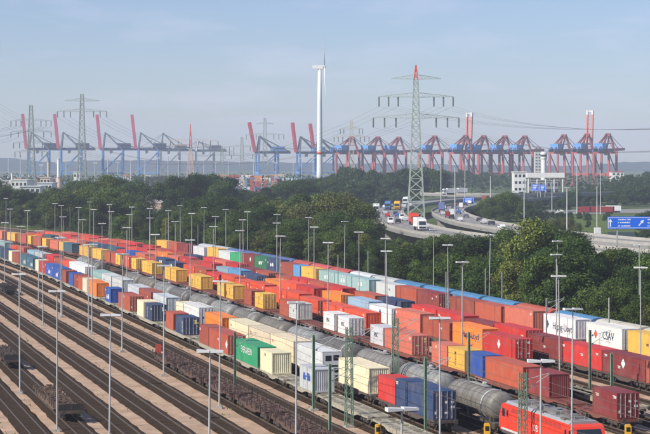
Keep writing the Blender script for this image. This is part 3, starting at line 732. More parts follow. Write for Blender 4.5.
# ------------------------------------------------------------------ catenary masts
GRN = (.16, .24, .17)
def cat_mast(h, lat):
    b = MB()
    if lat:
        a = .36
        for sx in (-1, 1):
            for sy in (-1, 1): b.bar((sx*a, sy*a, 0), (sx*a*.7, sy*a*.7, h), .09)
        n = int(h/.75)
        for k in range(n):
            z0, z1 = h*k/n, h*(k+1)/n; w0, w1 = a*(1-.3*k/n), a*(1-.3*(k+1)/n); s = 1 if k % 2 else -1
            for q in (-1, 1): b.bar((s*w0, q*w0, z0), (-s*w1, q*w1, z1), .05); b.bar((q*w0, s*w0, z0), (q*w1, -s*w1, z1), .05)
    else:
        b.box(-.11, .11, -.012, .012, 0, h, 'steel'); b.box(-.13, -.112, -.13, .13, 0, h, 'steel'); b.box(.112, .13, -.13, .13, 0, h, 'steel')
    return b
def cantilever():
    b = MB(); b.tube((.1, 0, 6.6), (2.6, 0, 7.2), .035, n=6); b.tube((.1, 0, 5.6), (2.6, 0, 7.1), .035, n=6); b.tube((1.0, 0, 6.15), (2.7, 0, 5.75), .025, n=6); return b
def insulator():
    b = MB(); b.lathe([(.05, 0), (.11, .04), (.05, .08), (.11, .12), (.05, .16), (.11, .2), (.05, .24)], n=8, m='clean', axis='z'); return b
cats = [(235, 332, 6.8, 0), (469, 332, 7.5, 0), (611.7, 353, 7.5, 0), (425.6, 357, 7.5, 0), (330, 364, 7.5, 0), (392.7, 330, 7.5, 0), (313.6, 335, 7.5, 0), (349, 327, 10.5, 1), (523, 373, 8.0, 1), (395.5, 318, 9, 1),
  (43, 200, 10, 0), (46, 213, 9, 0), (70, 207, 10, 0), (87, 209, 9, 0), (132.5, 206.5, 10, 1), (158, 203, 10, 1), (165.7, 222, 8, 0), (193.5, 206, 10, 0), (198, 225, 8, 0), (217, 208, 9, 0), (232, 225, 8, 0), (252.8, 211.5, 10, 0), (264.5, 214, 10, 0), (304.8, 219.5, 10, 0),
  (338, 255, 8, 0), (368, 251.5, 8, 0), (415.3, 251, 8, 0), (446, 272, 8, 0), (485.5, 269, 8, 0), (502, 272, 8, 0), (541, 268, 8, 0), (546.5, 298, 8, 0), (609, 298, 8, 0), (590, 330, 8, 0)]
cl = []
for x, yt, h, lat in cats:
    Y = (H-h)*F/(yt-HOR); X = (x-325)/F*Y; u, v = uv_of(X, Y)
    if v < 120:
        vs_ = snap(v); Y2 = Y*vs_/v
        for _ in range(6):
            u, vv = uv_of((x-325)/F*Y2, Y2); Y2 *= 1+(vs_-vv)/max(30, vv)
        h = max(5.5, min(12, H-(yt-HOR)*Y2/F)); Y = Y2
    cl.append((x, (x-325)/F*Y, Y, h, lat))
for i, (x, X, Y, h, lat) in enumerate(sorted(cl)):
    t = thing('catenary_mast', f"green {'lattice' if lat else 'steel'} catenary mast, {ordw(i)} of these from the left edge", 'catenary mast', (X, Y, .004), TH, 'catenary masts')
    ob('post', cached(('post', round(h), lat), lambda: cat_mast(round(h), lat)), t, color=GRN if Y < 250 else (.36, .38, .34)).scale = (1 if Y < 250 else .62, 1 if Y < 250 else .62, h/round(h))
    if Y < 300 and x < 600:
      a = ob('bracket', cached('cantilever', cantilever), t, loc=(0, 0, h-7.3), color=(.4, .42, .4))
      for zz in (6.55, 5.55): ob('insulator', cached('insulator', insulator), a, loc=(.35, 0, zz), color=(.42, .5, .5))
    b_ = cached('cat_foot', lambda: MB().box(-.45, .45, -.45, .45, 0, .2, 'concrete')); ob('base', b_, t)
def wire(name, pts, r, label, group, col, n=3):
    b = MB()
    for p, q in zip(pts[:-1], pts[1:]): b.tube(p, q, r, n=n, caps=False)
    o = ob(name, b, color=col); tag(o, label, 'cable', group); return o
for j, (v, nm) in enumerate(((57.0, 'the front train'), (62.5, 'the second train'), (67.6, 'the tank wagons'), (80.5, 'the row behind the tank wagons'))):
    wire('contact_wire', [tr(u, v, 5.75) for u in range(60, 620, 28)], .022, f"thin overhead contact wire running above {nm}", 'overhead wires', (.12, .1, .09))
    pts = []
    for k in range(60, 620, 60): pts += [tr(k, v, 7.1), tr(k+15, v, 6.6), tr(k+30, v, 6.45), tr(k+45, v, 6.6)]
    wire('carrier_wire', pts, .02, f"sagging carrier wire over the contact wire above {nm}", 'overhead wires', (.12, .1, .09))
# ------------------------------------------------------------------ trees
def leaf_mesh(name, cents, size, nrng, outward=None):
    n = len(cents)
    d = nrng.normal(size=(n, 3))
    if outward is not None: d = d*.55+outward
    d /= np.linalg.norm(d, axis=1)[:, None]+1e-9
    a = np.cross(d, nrng.normal(size=(n, 3))); a /= np.linalg.norm(a, axis=1)[:, None]+1e-9
    c = np.cross(d, a); s = size*nrng.uniform(.6, 1.35, size=(n, 1)); k = nrng.uniform(.5, .85, size=(n, 1))
    v = np.stack([cents-a*s, cents-c*s*k*.6+a*s*.1, cents+a*s, cents+c*s*k*.6+a*s*.1], axis=1).reshape(-1, 3)
    me = bpy.data.meshes.new(name); me.vertices.add(4*n); me.vertices.foreach_set('co', v.astype(np.float32).ravel())
    me.loops.add(4*n); me.loops.foreach_set('vertex_index', np.arange(4*n, dtype=np.int32)); me.polygons.add(n)
    me.polygons.foreach_set('loop_start', np.arange(0, 4*n, 4, dtype=np.int32))
    me.update(calc_edges=True); me.validate(); return me
def crown_mesh(seed, kind):
    g = np.random.default_rng(seed); r = random.Random(seed); C_ = []; O_ = []
    blobs = []
    nb = {'round': 26, 'oval': 24, 'dome': 34, 'bush': 20}[kind]
    for i in range(nb):
        t = r.random(); a = r.uniform(0, 2*math.pi)
        if kind == 'oval': z = .2+.72*t; R_ = .22*math.sin(math.pi*min(1, (.12+t*.86)))**.7
        elif kind == 'dome': z = .12+.72*t; R_ = .52*math.sqrt(max(.02, 1-(t*.96)**2))
        elif kind == 'bush': z = .10+.66*t; R_ = .42*math.sqrt(max(.02, 1-t**2))
        else: z = .22+.64*t; R_ = .36*math.sin(math.pi*(.14+t*.8))**.7
        q = math.sqrt(r.uniform(.12, 1)); br = {'oval': .115, 'dome': .15, 'bush': .19, 'round': .14}[kind]*r.uniform(.7, 1.25)
        blobs.append((R_*q*math.cos(a), R_*q*math.sin(a), min(z, 1-br*.8), br))
    per = {'dome': 560, 'bush': 400}.get(kind, 520)
    for bx, by, bz, br in blobs:
        d = g.normal(size=(per, 3)); d /= np.linalg.norm(d, axis=1)[:, None]
        rad = br*(g.uniform(.25, 1, size=(per, 1))**.45)*g.uniform(.85, 1.18, size=(per, 1))
        sq = np.array([1.12, 1.12, .82]); C_.append(np.array([bx, by, bz])+d*rad*sq); O_.append(d*.8+np.array([0, 0, .35]))
    n2 = 1100                                           # loose sprays that break the outline
    bi = g.integers(0, nb, n2); B_ = np.array(blobs)[bi]; d = g.normal(size=(n2, 3)); d /= np.linalg.norm(d, axis=1)[:, None]
    C_.append(B_[:, :3]+d*B_[:, 3:4]*g.uniform(1.0, 1.42, size=(n2, 1))); O_.append(d)
    me = leaf_mesh('crown', np.concatenate(C_), .020 if kind != 'bush' else .031, g, np.concatenate(O_)); me.materials.append(MATS['leaf']); return me
def trunk_mesh(seed):
    r = random.Random(seed); b = MB(); b.tube((0, 0, -.02), (.01, 0, .35), .028, .018, n=8, m='bark', caps=False); b.tube((.01, 0, .35), (0, .01, .72), .018, .006, n=7, m='bark', caps=False)
    for i in range(7):
        a = i*2.4+r.random(); z = .22+.06*i; l = r.uniform(.16, .26); b.tube((0, 0, z), (l*math.cos(a), l*math.sin(a), z+l*.8), .010, .003, n=5, m='bark', caps=False)
    return b
KIND = ['round', 'round', 'round', 'oval', 'oval', 'dome', 'dome', 'bush', 'bush', 'round', 'oval', 'oval']
PROTO = [(crown_mesh(100+i, k), k) for i, k in enumerate(KIND)]
TRUNKS = [trunk_mesh(i).mesh('trunk') for i in range(3)]
SHADE = [('dark green', (.030, .056, .014)), ('deep green', (.044, .076, .018)), ('mid green', (.068, .105, .022)), ('olive green', (.092, .112, .030)), ('yellow green', (.115, .135, .030))]
def zone(x):
    for lim, s in ((60, 'at the far left edge'), (140, 'left of the clearing'), (235, 'right of the clearing'), (300, 'left of the wind turbine'), (372, 'below the wind turbine'), (440, 'beside the motorway bend'), (505, 'right of the motorway'), (585, 'left of the blue road sign')):
        if x < lim: return s
    return 'near the blue road sign'
TN = [0]
FAR = {'dark wood behind the motorway', 'far wood below the cranes', 'wood behind the road sign'}; WOOD = []
def tree(X, Y, h, shade=None, kinds=None, wide=1.0, belt='the tree belt'):
    x = 325+F*X/Y
    ks = [i for i, p in enumerate(PROTO) if kinds is None or p[1] in kinds]; i = rnd.choice(ks); me, kd = PROTO[i]
    si = shade if shade is not None else rnd.choices(range(5), (3, 5, 5, 2.4, .9))[0]; nm, c = SHADE[si]; j = rnd.uniform(.78, 1.35)
    sz = 'tall' if h > 15 else ('mid-sized' if h > 8 else 'low'); sh = {'round': 'round', 'oval': 'slender', 'dome': 'broad domed', 'bush': 'bushy'}[kd]
    wd = h*wide*rnd.uniform(.9, 1.2)
    if belt in FAR:
        WOOD.append((i, X, Y, h, wd, tuple(k*j for k in c), rnd.uniform(0, 6.28))); return
    t = thing('tree', f"{sz} {sh} {nm} tree in {belt}, {zone(x)}", 'tree', (X, Y, 0), rnd.uniform(0, 6.28), f"{sz} {sh} {nm} trees in {belt}, {zone(x)}")
    c1 = ob('crown', me, t, color=tuple(k*j*rnd.uniform(.93, 1.07) for k in c)); c1.scale = (wd, wd, h)
    k1 = ob('trunk', TRUNKS[i % 3], t); k1.scale = (h*.8, h*.8, h); TN[0] += 1
RA_ = [(330, 112), (400, 84), (470, 60), (520, 45), (571, 33.5), (633, 27.5), (700, 25), (780, 25), (860, 29), (940, 40), (1030, 58)]
RB_ = [(330, 150), (400, 120), (470, 94), (545, 71), (620, 58), (700, 52), (800, 52), (870, 58), (950, 72), (1040, 94)]
def interp(prof, x):
    for (a, ya), (b, yb) in zip(prof[:-1], prof[1:]):
        if x <= b: return ya+(yb-ya)*max(0, (x-a))/(b-a)
    return prof[-1][1]
# skyline (photo rows) that the belt right behind the wagons may reach
BELT = [(-20, 202), (60, 197), (100, 192), (138, 199), (143, 208), (172, 208), (178, 197), (230, 190), (300, 193), (345, 200), (370, 206), (374, 237), (430, 238), (446, 232), (490, 229), (505, 224), (512, 214), (556, 211), (572, 215), (580, 240), (588, 258), (603, 262), (608, 249), (630, 247), (660, 246)]
for ri_, v in enumerate((126, 134.5, 145, 158, 175)):
    u = 215+rnd.uniform(0, 9)
    while u < 900:
        vv = v+rnd.uniform(-3, 3); p = tr(u, vv); x = 325+F*p.x/p.y
        step = 8.2+ri_*1.6+max(0, u-460)*.016
        if -12 < x < 672 and p.y > 100:
            ytop = interp(BELT, x); hm = H-(ytop-HOR)*p.y/F
            base = (8.5, 10.5, 12.5, 14.5, 16)[ri_]*rnd.uniform(.72, 1.2)
            if 498 < x < 586: base *= 1.38
            h = min(base, hm*rnd.uniform(.74, 1.03))
            roadx = p.x
            if h > 3.2 and not (p.y < 1050 and p.x > 0 and (abs(p.x-interp(RA_, p.y)) < 11.5 or abs(p.x-interp(RB_, p.y)) < 11)): tree(p.x, p.y, h, kinds=(rnd.choice((('oval',), ('round', 'oval'), ('round', 'dome', 'bush')))) if h > 6 else ('bush', 'dome'), shade=rnd.choice((3, 4, 2)) if rnd.random() < .16 else rnd.choice((0, 1, 1, 2, 2)), wide=rnd.uniform(.85, 1.15) if h > 6 else 1.3)
        u += step*rnd.uniform(.8, 1.2)
# further belts: (x0, x1, foot row, spacing in photo px, skyline, shades, kinds, name)
def band(x0, x1, yb, dx, prof, shades, kinds, belt, jit=.06, wide=1.0):
    x = x0
    while x < x1:
        Y = P(x, yb).y*rnd.uniform(1-jit, 1+jit); X = (x-325)/F*Y; h = (H-(interp(prof, x)-HOR)*Y/F)*rnd.uniform(.86, 1.04)
        if h > 3: tree(X, Y, h, rnd.choice(shades), kinds, wide, belt)
        x += dx*rnd.uniform(.75, 1.25)
L5 = [(-20, 180), (5, 180), (25, 188), (45, 192), (58, 184), (75, 177), (100, 175), (134, 175), (140, 186)]
band(-6, 138, 222, 8, L5, (0, 1, 1, 2), ('round', 'oval', 'dome'), 'the wood beyond')
band(60, 138, 232, 11, [(58, 190), (100, 184), (140, 188)], (1, 2, 2, 3), ('round', 'dome'), 'the wood beyond')
band(138, 176, 190, 5, [(138, 175), (176, 175)], (0, 0, 1), ('round', 'dome'), 'far wood below the cranes')
band(170, 238, 219, 8, [(168, 177), (180, 173), (200, 173), (226, 174), (238, 184)], (0, 1, 1, 2), ('round', 'dome', 'oval'), 'the wood beyond')
band(200, 300, 236, 11, [(200, 192), (240, 196), (300, 195)], (1, 2, 2, 3), ('round', 'dome'), 'the wood beyond')
band(232, 305, 212, 8, [(232, 184), (262, 188), (285, 181), (305, 176)], (0, 1, 1), ('round', 'dome'), 'the wood beyond')
band(285, 336, 205, 8, [(285, 179), (315, 173), (336, 176)], (0, 1), ('round', 'dome'), 'the wood beyond')
band(306, 368, 250, 13, [(300, 204), (318, 194), (345, 188), (362, 194), (374, 208)], (3, 3, 2), ('dome',), 'the willow clump', jit=.03)
band(300, 350, 232, 12, [(300, 190), (330, 188), (350, 190)], (2, 3), ('dome',), 'the willow clump')
band(326, 446, 201, 7, [(326, 176), (338, 167), (360, 166), (378, 170), (400, 164), (415, 165), (446, 170)], (0, 0, 1), ('round', 'dome', 'oval'), 'dark wood behind the motorway')
band(338, 420, 208, 10, [(338, 182), (374, 178), (376, 193), (420, 192)], (1, 0, 2), ('round', 'dome'), 'dark wood behind the motorway')
band(430, 525, 190, 6, [(430, 170), (450, 169), (500, 173), (525, 176)], (0, 0, 1), ('round', 'oval'), 'dark wood behind the motorway')
band(478, 530, 222, 10, [(476, 206), (486, 194), (505, 189), (518, 194), (532, 206)], (3, 2, 2), ('dome',), 'the olive clump', jit=.03)
band(522, 582, 206, 8, [(520, 190), (545, 192), (582, 190)], (1, 2, 2), ('round', 'oval'), 'wood behind the road sign')
band(580, 618, 196, 7, [(578, 180), (600, 183), (618, 176)], (0, 1, 2), ('round', 'oval'), 'wood behind the road sign')
band(614, 664, 198, 7, [(612, 180), (630, 174), (664, 168)], (0, 1, 1), ('round', 'dome'), 'wood behind the road sign')
band(545, 600, 232, 9, [(540, 220), (560, 214), (575, 216), (582, 230), (600, 240)], (3, 4, 3), ('dome', 'bush'), 'the shrubbery', jit=.02)
band(640, 666, 232, 9, [(636, 212), (666, 205)], (2, 3), ('dome', 'round'), 'wood behind the road sign')
band(528, 650, 203, 7, [(520, 192), (560, 190), (600, 188), (650, 184)], (0, 1, 2), ('round', 'oval'), 'wood behind the road sign')
band(535, 610, 218.5, 9, [(530, 210), (610, 212)], (2, 3), ('bush',), 'wood behind the road sign')
band(598, 655, 206.0, 7, [(590, 196), (605, 190), (625, 186), (655, 182)], (0, 1, 1), ('round', 'dome'), 'wood behind the road sign')
band(520, 600, 209.5, 8, [(520, 196), (560, 198), (600, 197)], (0, 1, 2), ('round', 'oval', 'dome'), 'wood behind the road sign')
band(522, 580, 222, 8, [(520, 206), (540, 209), (570, 212), (580, 218)], (2, 3, 1), ('dome', 'bush', 'round'), 'wood behind the road sign')
band(566, 604, 226, 10, [(560, 219), (604, 220)], (2, 3, 1), ('bush', 'dome'), 'wood behind the road sign')
band(606, 655, 236, 9, [(600, 231), (640, 230), (655, 224)], (1, 2), ('bush', 'dome'), 'wood behind the road sign')
NW = []; CW_ = {}
for i, X, Y, h, wd, c, a in WOOD:
    me = PROTO[i][0]
    if i not in CW_:
        co = np.zeros(len(me.vertices)*3, np.float32); me.vertices.foreach_get('co', co); co = co.reshape(-1, 4, 3)[::4]; m_ = co.mean(1, keepdims=True); CW_[i] = m_+(co-m_)*1.9
    co = CW_[i]; ca, sa = math.cos(a), math.sin(a); o_ = np.empty_like(co)
    o_[..., 0] = (co[..., 0]*ca-co[..., 1]*sa)*wd+X; o_[..., 1] = (co[..., 0]*sa+co[..., 1]*ca)*wd+Y; o_[..., 2] = co[..., 2]*h; NW.append(o_.reshape(-1, 3))
v = np.concatenate(NW).astype(np.float32); n = len(v)//4; me = bpy.data.meshes.new('far_wood'); me.vertices.add(4*n); me.vertices.foreach_set('co', v.ravel()); me.loops.add(4*n); me.loops.foreach_set('vertex_index', np.arange(4*n, dtype=np.int32)); me.polygons.add(n); me.polygons.foreach_set('loop_start', np.arange(0, 4*n, 4, dtype=np.int32)); me.update(calc_edges=True); me.materials.append(MATS['leaf'])
ob('far_wood', me, kind='stuff', color=(.046, .080, .026))
# undergrowth along the last track, and far woodland that reads as one mass
g = np.random.default_rng(5); n = 26000; uu = g.uniform(190, 820, n); vv = 119.5+np.abs(g.normal(0, 2.6, n)); zz = g.uniform(0, 1, n)**1.7*(.5+1.3*np.abs(np.sin(uu*.31)*np.sin(uu*.083+1)))
pts = np.array([tr(a, b_, c) for a, b_, c in zip(uu, vv, zz)]); me = leaf_mesh('undergrowth', pts, .22, g, np.tile(np.array([0, 0, .6]), (n, 1))); me.materials.append(MATS['weeds'])
ob('undergrowth', me, kind='stuff')
n = 9000; a = g.uniform(-60, 710, n); Yd = g.uniform(1500, 2200, n); cl_ = np.round(a/9)*9; hh = 10+6*np.abs(np.sin(cl_*.7+Yd*.01))
pts = np.stack([(a-325)/F*Yd, Yd, g.uniform(0, 1, n)**.6*hh], 1); me = leaf_mesh('far_woodland', pts, 1.7, g, np.tile(np.array([0, -.2, .6]), (n, 1))); me.materials.append(MATS['leaf'])
ob('far_woodland', me, kind='stuff', color=(.045, .065, .026))
# weeds between the tracks
n = 9000; uu = g.uniform(80, 420, n); k = g.integers(0, 14, n); vs_ = np.array([TRACKS[i] for i in k])+g.choice([-1.9, 1.9], n)+g.normal(0, .16, n); m_ = np.sin(uu*.21+k*1.7)*np.sin(uu*.047+k) > .33; uu, vs_ = uu[m_], vs_[m_]
pts = np.array([tr(p_, q_, .03+abs(r_)) for p_, q_, r_ in zip(uu, vs_, g.normal(0, .12, len(uu)))]); me = leaf_mesh('weeds', pts, .13, g, None); me.materials.append(MATS['weeds']); ob('weeds', me, kind='stuff')

# ------------------------------------------------------------------ motorway
def ribbon(name, pts, wd, z, th, m, kind='structure', rail=True):
    b = MB(); L_ = []; 
    P_ = [Vector((x, y, 0)) for x, y in pts]
    S_ = []
    for i in range(len(P_)-1):
        for k in range(6):
            t = k/6; p0 = P_[max(i-1, 0)]; p1 = P_[i]; p2 = P_[i+1]; p3 = P_[min(i+2, len(P_)-1)]
            S_.append(.5*((2*p1)+(p2-p0)*t+(2*p0-5*p1+4*p2-p3)*t*t+(3*p1-p0-3*p2+p3)*t**3))
    S_.append(P_[-1]); N_ = []
    for i in range(len(S_)):
        d = (S_[min(i+1, len(S_)-1)]-S_[max(i-1, 0)]).normalized(); N_.append(Vector((d.y, -d.x, 0)))
    zf = z if callable(z) else (lambda q: z)
    def sheet(b, a0, a1, z0, z1, mm):
        vs = []
        for q, nn in zip(S_, N_):
            for a, zz in ((a0, z0), (a0, z1), (a1, z1), (a1, z0)): vs.append((q+nn*a)+Vector((0, 0, zf(q)+zz)))
        b.add(vs, [(4*i+j, 4*i+(j+1) % 4, 4*i+4+(j+1) % 4, 4*i+4+j) for i in range(len(S_)-1) for j in range(4)]+[(0, 1, 2, 3), tuple(4*(len(S_)-1)+j for j in (3, 2, 1, 0))], mm)
    sheet(b, -wd/2, wd/2, -th, 0, m); root = ob(name, b, kind=kind)
    if rail:
        for s in (-1, 1):
            b = MB(); sheet(b, s*(wd/2-.25), s*wd/2, .004, .75, 'concrete'); ob('parapet', b, root)
    b = MB()
    for o_ in (-wd/2+1.0, wd/2-1.0): sheet(b, o_-.08, o_+.08, .004, .008, 'print')
    for o_ in (-1.85, 1.85):
        for i in range(0, len(S_)-1, 2):
            q0, q1 = S_[i], S_[i]+(S_[i+1]-S_[i])*.8; nn = N_[i]
            b.add([q0+nn*(o_-.08)+Vector((0, 0, zf(q0)+.008)), q0+nn*(o_+.08)+Vector((0, 0, zf(q0)+.008)), q1+nn*(o_+.08)+Vector((0, 0, zf(q1)+.008)), q1+nn*(o_-.08)+Vector((0, 0, zf(q1)+.008))], [(0, 1, 2, 3)], 'print')
    ob('lane_marking', b, root, color=(.75, .75, .72)); return S_, N_
ZA = 6.0
SA, NA = ribbon('motorway', [(112, 330), (84, 400), (60, 470), (45, 520), (33.5, 571), (27.5, 633), (24.5, 700), (25, 780), (29, 860), (40, 940), (58, 1030), (86, 1130), (130, 1260)], 15, ZA, 1.1, 'asphalt')
SB, NB = ribbon('motorway', [(150, 330), (120, 400), (94, 470), (71, 545), (58, 620), (51.5, 700), (52, 800), (58, 870), (72, 950), (94, 1040), (124, 1130), (180, 1270)], 14, ZA, 1.1, 'asphalt')
ribbon('flyover', [(64, 1180), (86, 1150), (115, 1150), (160, 1190), (230, 1260)], 12, 8.0, 1.3, 'asphalt')
def pier():
    b = MB(); b.box(-.6, .6, -4.5, 4.5, 0, 4.2, 'concrete'); b.box(-.7, .7, -6, 6, 4.202, 4.897, 'concrete'); return b
for S_, nm in ((SA, 'left'), (SB, 'right')):
    for k, i in enumerate(range(21, 52, 4)):
        p = S_[i]; d = S_[i+1]-S_[i]
        t = ob('bridge_pier', cached('pier', pier), loc=(p.x, p.y, .004), rz=math.atan2(d.y, d.x)); tag(t, f"concrete pier under the {nm} motorway deck, {ordw(k)} from the camera", 'bridge pier', 'motorway piers')
b = MB(); b.box(14.6, 16.4, 690, 735, 0, 6.9, 'concrete'); b.box(14.2, 16.6, 688, 690, 0, 7.1, 'concrete'); ab = ob('bridge_abutment', b); tag(ab, 'pale concrete abutment at the left end of the motorway bend', 'abutment')

# ------------------------------------------------------------------ vehicles
def wheelset(xs, ys, r):
    out = []
    for y in ys:
        for s in (-1, 1): out.append((s*xs, y, r))
    return out
def vwheel(r):
    b = MB(); b.lathe([(r*.55, -.12), (r, -.11), (r, .11), (r*.55, .12)], n=12, m='black', axis='x'); return b
def car(X, Y, z, rz, col, label, van=False):
    t = thing('van' if van else 'car', label, 'van' if van else 'car', (X, Y, z), rz, 'cars on the motorway')
    h = 2.3 if van else 1.45
    pts = [(-2.2, .35), (-2.25, .75), (-1.5, .92), (-.9, h-.05), (1.6 if van else 1.1, h), (2.2, h-.2 if van else .95), (2.25, .4)]
    b = MB(); b.prism(pts, -.86, .86, 'clean', axis='x'); ob('body', b, t, color=col)
    b = MB(); b.box(-.88, .88, -.7, 1.3 if not van else .3, h-.5, h-.14, 'glass'); b.add([(-.7, -1.44, .98), (.7, -1.44, .98), (.65, -.99, h-.15), (-.65, -.99, h-.15)], [(0, 1, 2, 3)], 'glass'); ob('window', b, t)
    for p in wheelset(.8, (-1.35, 1.35), .33): ob('wheel', cached(('wheel_car',), lambda: vwheel(.33)), t, loc=p)
def truck(X, Y, z, rz, cab, box, label, L_=12.0, wd=1.27):
    t = thing('lorry', label, 'lorry', (X, Y, z), rz, 'lorries on the roads')
    b = MB(); pts = [(-2.1, .5), (-2.2, 1.6), (-2.0, 3.2), (-1.4, 3.6), (0, 3.5), (0, .5)]; b.prism(pts, -1.22, 1.22, 'clean', axis='x'); cb = ob('cab', b, t, color=cab)
    b = MB(); b.add([(-1.1, -2.19, 1.75), (1.1, -2.19, 1.75), (1.05, -2.04, 2.95), (-1.05, -2.04, 2.95)], [(0, 1, 2, 3)], 'glass'); b.box(-1.235, 1.235, -1.7, -.8, 1.9, 2.8, 'glass'); b.box(-1.0, 1.0, -2.22, -2.13, .8, 1.25, 'black'); ob('windscreen', b, cb)
    b = MB(); b.box(-wd, wd, .5, .5+L_, 1.15, 3.95, 'clean')
    for k in range(int(L_)): b.box(-wd-.03, -wd-.002, .7+k, .78+k, 1.2, 3.9, 'clean'); b.box(wd+.002, wd+.03, .7+k, .78+k, 1.2, 3.9, 'clean')
    ob('trailer_box', b, t, color=box)
    b = MB(); b.box(-1.1, 1.1, .1, .4+L_, .85, 1.14, 'steel'); ob('chassis', b, t, color=(.05, .05, .05))
    for p in wheelset(1.05, (-1.2, 1.6, L_-3.2, L_-1.9, L_-.6), .5): ob('wheel', cached(('wheel_truck',), lambda: vwheel(.5)), t, loc=p)
def on(S_, N_, Yd, off):
    i = min(range(len(S_)-1), key=lambda k: abs(S_[k].y-Yd)); d = S_[i+1]-S_[i]; p = S_[i]+N_[i]*off; return p.x, p.y, math.atan2(d.y, d.x)-math.pi/2
W_ = (.75, .75, .72)
for S_, N_, Yd, off, fn in (
  (SA, NA, 590, -1.0, lambda X, Y, r: truck(X, Y, ZA, r, W_, (.78, .78, .76), 'white lorry on the motorway in front of the tall pylon', 9)),
  (SA, NA, 640, 3.6, lambda X, Y, r: truck(X, Y, ZA, r, (.65, .06, .03), (.70, .08, .04), 'orange red lorry on the motorway left of the tall pylon', 7)),
  (SA, NA, 720, -4.2, lambda X, Y, r: car(X, Y, ZA, r, (.05, .08, .08), 'dark green car on the left lane of the motorway bend')),
  (SA, NA, 745, 0, lambda X, Y, r: car(X, Y, ZA, r, (.45, .03, .03), 'dark red car in the middle lane behind the orange red lorry')),
  (SA, NA, 800, -4.0, lambda X, Y, r: truck(X, Y, ZA, r, (.8, .8, .78), (.7, .72, .74), 'white lorry farthest left on the motorway bend', 8)),
  (SA, NA, 850, 0, lambda X, Y, r: truck(X, Y, ZA, r, (.1, .22, .45), (.08, .20, .42), 'blue lorry on the motorway bend', 11)),
  (SA, NA, 850, 4.2, lambda X, Y, r: truck(X, Y, ZA, r, (.75, .42, .04), (.8, .45, .05), 'yellow lorry on the motorway beside the blue lorry', 7)),
  (SA, NA, 960, -2, lambda X, Y, r: truck(X, Y, ZA, r, W_, (.72, .73, .72), 'white box lorry far back on the motorway', 12)),
  (SA, NA, 690, 4.2, lambda X, Y, r: car(X, Y, ZA, r, (.5, .5, .52), 'silver car on the motorway just behind the orange red lorry')),
  (SB, NB, 640, 1.5, lambda X, Y, r: car(X, Y, ZA, r+math.pi, (.04, .05, .06), 'black car on the right carriageway nearest the camera')),
  (SB, NB, 690, -3.5, lambda X, Y, r: car(X, Y, ZA, r+math.pi, (.6, .6, .6), 'silver car on the right carriageway')),
  (SB, NB, 740, 3.5, lambda X, Y, r: car(X, Y, ZA, r+math.pi, (.10, .11, .13), 'dark grey car on the right carriageway')),
  (SB, NB, 830, -2.5, lambda X, Y, r: truck(X, Y, ZA, r+math.pi, (.12, .16, .36), (.16, .20, .42), 'slate blue lorry driving away on the right carriageway', 10)),
  (SB, NB, 900, 2.5, lambda X, Y, r: car(X, Y, ZA, r+math.pi, (.7, .7, .7), 'white van driving away on the right carriageway', True)),
  (SB, NB, 1000, 2.5, lambda X, Y, r: truck(X, Y, ZA, r+math.pi, (.3, .1, .05), (.28, .10, .05), 'brown lorry under the blue direction sign', 7))): fn(*on(S_, N_, Yd, off))
cc = [('white', (.72, .72, .72)), ('black', (.03, .03, .035)), ('red', (.4, .03, .03)), ('silver', (.5, .5, .52)), ('blue', (.05, .1, .3))]
TR_ = []
for Yd, off, sd_ in ((655, -3.6, 0), (735, 3.9, 0), (810, 0, 0), (870, 3.8, 0), (895, 4, 0), (915, -4, 0), (945, 0, 0), (680, 3.6, 1), (735, -3.6, 1), (775, -3.6, 1), (815, 3.4, 1), (850, 3.4, 1), (885, 0, 1), (920, -3.4, 1), (960, 3.4, 1)): TR_.append((Yd, off, sd_))
for k, (Yd, off, sd_) in enumerate(TR_):
    S_, N_ = (SA, NA) if sd_ == 0 else (SB, NB); X, Y, r_ = on(S_, N_, Yd, off); cn = ('white', 'dark grey', 'silver', 'blue', 'dark red')[(k*3) % 5]; cv = ((.7, .7, .7), (.06, .06, .07), (.45, .45, .47), (.06, .12, .32), (.3, .03, .03))[(k*3) % 5]
    car(X, Y, ZA, r_+(0 if sd_ == 0 else math.pi), cv, f"{cn} car in the motorway traffic {'left' if sd_ == 0 else 'right'} of the pylon, {ordw(k if sd_ == 0 else k-7)} from the near end", k % 4 == 0)
for k, (S_, N_, Yd, off, ci) in enumerate(((SA, NA, 612, 3.4, 3), (SA, NA, 668, 0, 1), (SA, NA, 700, 3.8, 0), (SA, NA, 770, 3.8, 1), (SA, NA, 785, -.2, 3), (SA, NA, 820, -4.2, 2), (SA, NA, 880, -4.0, 0), (SA, NA, 905, 0, 1), (SA, NA, 930, 4, 3),
  (SB, NB, 610, -3.4, 0), (SB, NB, 665, 1, 3), (SB, NB, 715, -3.5, 1), (SB, NB, 760, 0, 0), (SB, NB, 790, 3.6, 4), (SB, NB, 870, -3.4, 3), (SB, NB, 940, 0, 1), (SB, NB, 980, -3.6, 0))):
    X, Y, r_ = on(S_, N_, Yd, off); sd_ = 'left' if S_ is SA else 'right'
    car(X, Y, ZA, r_+(0 if S_ is SA else math.pi), cc[ci][1], f"{cc[ci][0]} car on the {sd_} motorway carriageway, {ordw(k if S_ is SA else k-9)} of the extra cars from the camera".replace('of the extra cars from the camera', 'small car counting from the near end'), k % 5 == 2)
for x, y, lab in ((446, 200, 'white lorry on the flyover, left of two'), (457, 199.5, 'white lorry on the flyover, right of two')):
    p = PD(x, 1135 if x < 450 else 1150); truck(p.x, p.y, 8.0, -1.2, W_, (.72, .72, .7), lab, 6)

